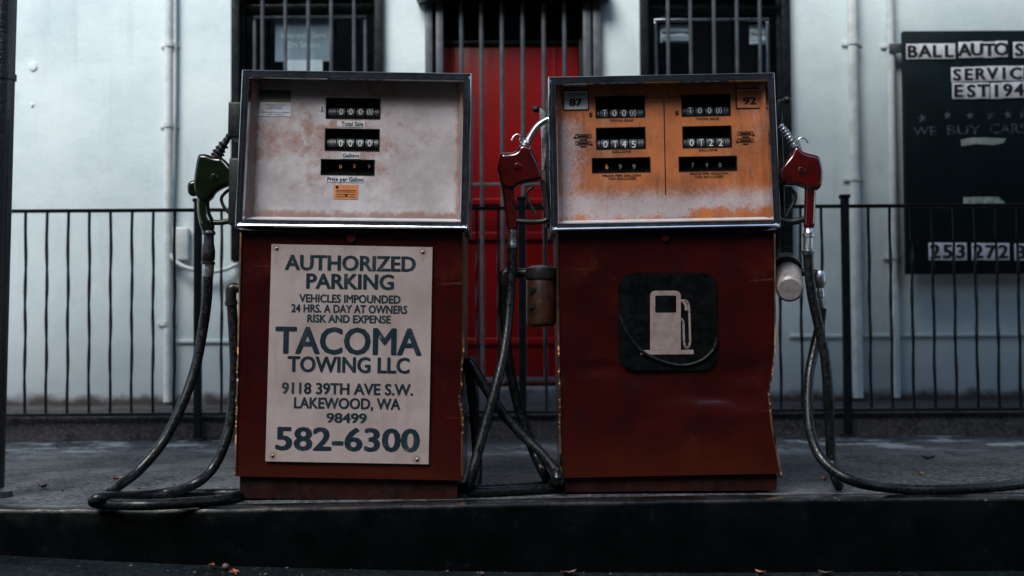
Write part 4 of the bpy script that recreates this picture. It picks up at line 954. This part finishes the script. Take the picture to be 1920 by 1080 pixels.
nozzle('green nozzle with ribbed black spout and coiled hose hung on the left pump', Yn1,
    [(372, 292), (379, 289.5), (390, 290), (404, 296), (418, 296), (426, 304), (436, 315), (446, 321), (446, 347), (428, 349), (415, 354), (403, 362), (397, 374), (386, 380), (374, 374), (368, 366), (364, 352), (366, 330)],
    ([(405, 296, .018), (412, 282, .015), (424, 264, .010), (436, 246, .009), (445, 232, .008)], 'black_plastic', 9),
    [(382, 365, .020), (381, 385, .020), (383, 402, .021), (388, 418, .024), (391, 432, .019)],
    ([(398, 417), (415, 417), (436, 413), (446, 410)], [.009, .009, .010, .010]), ([(436, 352), (424, 360), (415, 372), (420, 388), (432, 402), (440, 408)], .0055),
    (((392, 430), (390, 496)), [(0, .014), (.08, .021), (.14, .021), (.16, .0165), (.4, .017), (.62, .022), (.86, .0215), (.9, .018), (.93, .023), (1, .0225)]),
    [[(390, 510, Yn1), (388, 560, Yn1), (380, 620, Yn1), (366, 690, Yn1 - .02), (343, 755, Yn1 - .05), (308, 825, Yn1 - .08), (262, 880, Yn1 - .12), (222, 911, 4.42), (198, 929, 'g', 2.2), (190, 936, 'g'), (215, 934, 'g'), (290, 929, 'g'), (380, 926, 'g'), (446, 925, 'g'), (470, 922, 'g')],
     [(434, 566, P1.Y + .09), (438, 630, P1.Y + .09), (440, 700, P1.Y + .09), (434, 780, P1.Y + .08), (420, 835, P1.Y + .06), (397, 880, P1.Y + .04), (362, 909, P1.Y + .0), (310, 924, 'g', 1.4), (250, 930, 'g', 1.3), (200, 932, 'g', 2.2), (178, 936, 'g', 2.0), (176, 942, 'g', 1.2), (200, 945, 'g'), (270, 947, 'g'), (350, 943, 'g'), (420, 936, 'g'), (446, 929, 'g'), (456, 922, 'g'), (462, 912, 'g')]],
    'green_nozzle', ex1)
def hook(pts):
    def f(NB, Y, bo):
        mb = MB(); mb.tube([W(x, y, Y) for x, y in pts], [.0028] * (len(pts) - 1) + [.004], 8); NB(mb, 'hold_hook', 'alu', bo)
    return f
Yn2 = 4.66
def lerpm(a, b): return a + b
nozzle('red nozzle with bent silver spout hung between the two pumps', Yn2,
    [(938, 288), (952, 288), (968, 286), (973, 274), (984, 271), (998, 277), (999, 285), (1008, 302), (1015, 325), (1017, 337), (1000, 341), (975, 345), (962, 356), (946, 354), (937, 344), (936, 328), (931, 320), (934, 304)],
    ([(982, 279, .017), (987, 268, .017), (991, 262, .0115), (999, 248, .0105), (1008, 236, .010), (1020, 227, .0095), (1034, 221, .009)], 'alu', 0),
    [(950, 340, .021), (953, 360, .0195), (956, 385, .0185), (959, 410, .0185), (960, 424, .019), (961, 432, .014)],
    ([(964, 414), (985, 416), (1008, 416), (1023, 413), (1026, 405), (1023, 380), (1020, 355), (1017, 338)], [.009, .010, .009, .009, .008, .008, .008, .008]),
    ([(1000, 350), (990, 358), (987, 370), (995, 385), (1003, 400), (1006, 407)], .0055),
    (((961, 430), (961, 466)), [(0, .012), (.05, .015), (.25, .0155), (.3, .0135), (.75, .0175), (.95, .018), (1, .0165)]),
    [[(961, 462, Yn2), (960, 500, Yn2), (956, 560, Yn2 - .01), (952, 610, Yn2 - .03), (944, 665, Yn2 - .06), (930, 725, Yn2 - .09), (912, 790, Yn2 - .11), (896, 848, Yn2 - .13), (884, 897, Yn2 - .14), (879, 917, 'g', 1.5), (893, 923, 'g'), (940, 921, 'g'), (1000, 918, 'g'), (1040, 915, 'g'), (1062, 908, 'g'), (1080, 902, 'g')],
     [(944, 530, P2.Y + .10), (946, 600, P2.Y + .12), (953, 670, P2.Y + .14), (967, 745, P2.Y + .15), (985, 805, P2.Y + .14), (1004, 855, P2.Y + .12), (1018, 885, P2.Y + .08), (1027, 903, 'g', 1.5), (1010, 911, 'g'), (950, 915, 'g'), (890, 919, 'g')],
     [(893, 918, 'g'), (895, 880, Yn2 + .02), (892, 810, Yn2 + .03), (884, 730, Yn2 + .02), (878, 690, Yn2), (880, 678, Yn2 - .01), (890, 692, Yn2 - .02), (912, 730, Yn2 - .03), (943, 775, Yn2 - .03), (982, 818, Yn2 - .04), (1015, 850, Yn2 - .06), (1040, 880, Yn2 - .08), (1044, 897, Yn2 - .10), (1030, 907, 'g', 1.3), (985, 911, 'g'), (930, 914, 'g'), (890, 916, 'g'), (862, 913, 'g')]],
    'red_nozzle', hook([(978, 270), (974, 264), (976, 256), (970, 252), (963, 256), (960, 263)]))
Yn3 = 4.66
nozzle('red nozzle with coiled silver spout hung on the right side of the right pump', Yn3,
    [(1460, 318), (1470, 303), (1480, 292), (1487, 275), (1496, 276), (1505, 287), (1534, 292), (1538, 305), (1542, 322), (1540, 345), (1534, 357), (1522, 358), (1506, 352), (1494, 348), (1480, 349), (1462, 344)],
    ([(1494, 284, .017), (1489, 272, .013), (1480, 258, .011), (1472, 246, .010), (1462, 234, .009)], 'alu', 9),
    [(1520, 345, .020), (1519, 370, .0185), (1518, 400, .0182), (1517, 420, .019), (1517, 428, .014)],
    ([(1510, 410), (1496, 414), (1480, 416), (1462, 412)], [.009, .012, .011, .010]), ([(1478, 352), (1490, 362), (1490, 376), (1480, 395), (1474, 407)], .0065),
    (((1516, 428), (1515, 478)), [(0, .014), (.15, .015), (.2, .019), (.32, .019), (.36, .0155), (.8, .016), (.84, .0205), (.92, .0205), (1, .0165)]),
    [[(1515, 474, Yn3), (1517, 510, Yn3), (1524, 560, Yn3), (1536, 615, Yn3), (1547, 670, Yn3), (1553, 735, Yn3), (1556, 810, Yn3 + .02), (1560, 865, Yn3 + .02), (1567, 898, Yn3 - .02), (1573, 912, 'g')],
     [(1541, 578, P2.Y + .16), (1537, 610, P2.Y + .16), (1528, 650, P2.Y + .14), (1518, 700, P2.Y + .10), (1515, 755, P2.Y + .04), (1519, 805, P2.Y - .02), (1533, 848, P2.Y - .08), (1562, 882, P2.Y - .12), (1610, 905, P2.Y - .14), (1680, 916, 'g', 1.3), (1760, 918, 'g'), (1840, 914, 'g'), (1920, 906, 'g'), (2040, 890, 'g'), (2200, 870, 'g')]],
    'red_nozzle', hook([(1497, 279), (1499, 272), (1497, 262), (1504, 258), (1512, 262), (1515, 268)]))

# ------------------------------------------------------------------ leaves and stones
leaf_px = [(221, 898, .028, 'orange leaf lying on the pavement right of the black post', 'leaf', 0), (940, 822, .024, 'small orange leaf lying on the pavement between the two pumps', 'leaf', 0),
           (1726, 889, .020, 'bright orange leaf on the pavement under the letter board', 'leaf', 0), (1546, 899, .024, 'pale brown leaf just right of the right pump foot', 'leaf', 0),
           (1740, 859, .036, 'dark curled leaf lying farther back under the letter board', 'leaf_dark', 0), (80, 913, .030, 'dark flat leaf lying near the foot of the black post', 'leaf_dark', 0),
           (396, 1061, .022, 'orange leaf in the gutter beneath the left hose loop', 'leaf', 1), (440, 1077, .035, 'long pale leaf at the bottom edge of the street', 'leaf', 1),
           (1426, 1074, .026, 'orange leaf in the gutter below the right pump', 'leaf', 1), (1066, 1076, .034, 'dark red leaf in the gutter below the gap between pumps', 'leaf_dark', 1),
           (905, 1077, .022, 'small brown leaf in the gutter below the left pump corner', 'leaf_dark', 1), (1548, 1076, .03, 'reddish leaf in the gutter right of the right pump', 'leaf_dark', 1)]
def street_z(x):
    for a, b in zip(db, db[1:]):
        if a.x <= x <= b.x: return a.z + (b.z - a.z) * (x - a.x) / (b.x - a.x + 1e-9)
    return -.2
for px, py, sz, lab, mt, st in leaf_px:
    z0 = street_z(G(px, py, -.2).x) + .002 if st else .002
    p = G(px, py, z0 + .004); mb = MB(); a0 = random.random() * 3; vs = []; n_ = 10
    for j in range(n_ + 1):
        u = j / n_; wd = math.sin(math.pi * min(1, u * 1.02)) ** .8 * sz * .42 * (1 + .25 * math.sin(u * 19)) + .0006
        for s_ in (-1, 0, 1):
            lx, ly = (u - .5) * sz * 1.5, s_ * wd
            vs.append((p.x + lx * math.cos(a0) - ly * math.sin(a0), p.y + lx * math.sin(a0) + ly * math.cos(a0), z0 + .0012 + abs(s_) * sz * .26 + sz * .22 * (2 * u - 1) ** 2))
    mb.add(vs, [(j * 3 + s_, j * 3 + s_ + 1, (j + 1) * 3 + s_ + 1, (j + 1) * 3 + s_) for j in range(n_) for s_ in range(2)])
    tag(mb.build('fallen_leaf', mt, None, 60), lab, 'leaf', 'fallen leaves on the ground')
for px, py, r_, lab, st, mt in ((423, 1060, .011, 'round brown nut lying in the gutter beside an orange leaf', 1, 'leaf_dark'), (136, 794, .016, 'pale pebble on the pavement under the railing left of the pumps', 0, 'step')):
    z0 = street_z(G(px, py, -.2).x) if st else 0
    p = G(px, py, z0 + r_); mb = MB(); mb.ball((p.x, p.y, z0 + r_ * .8), r_, 3)
    mb.v = [(x + .2 * r_ * noise.noise(Vector((x * 80, y * 80, z * 80))), y, z0 + (z - z0) * .9) for x, y, z in mb.v]
    tag(mb.build('pebble' if not st else 'fallen_nut', mt), lab, 'pebble' if not st else 'nut')

# ------------------------------------------------------------------ loose grit on the pavement and in the gutter
def grit(n_, fpos):
    mb = MB()
    for _ in range(n_):
        p, r_ = fpos(); bm = bmesh.new(); bmesh.ops.create_icosphere(bm, subdivisions=1, radius=r_)
        o = random.random() * 50
        for v in bm.verts: v.co = Vector((v.co.x * (1 + .5 * noise.noise(v.co * 200 + Vector((o, 0, 0)))), v.co.y, v.co.z * .7)) + Vector((p.x, p.y, p.z + r_ * .4))
        mb.bm(bm)
    return mb
def on_pave():
    while True:
        x = random.uniform(-2.6, 3.0); y = 4.35 + random.random() ** 1.3 * 2.8
        if not any(a < x < b and y < 5.1 for a, b in ((-.95, -.1), (.1, 1.0))): return Vector((x, y, 0)), random.choice((.002, .003, .003, .004, .006))
def in_gutter():
    i = random.randrange(len(db) - 1); 
    while not -2.6 < db[i].x < 2.8: i = random.randrange(len(db) - 1)
    q = db[i].lerp(db[i + 1], random.random()); return Vector((q.x, q.y - .012 - random.random() ** 2 * .25, q.z - .004)), random.choice((.002, .003, .004, .005, .007))
tag(grit(260, on_pave).build('pavement_grit', 'grit', None, 60), None, kind='stuff')
tag(grit(90, in_gutter).build('gutter_grit', 'grit', None, 60), None, kind='stuff')
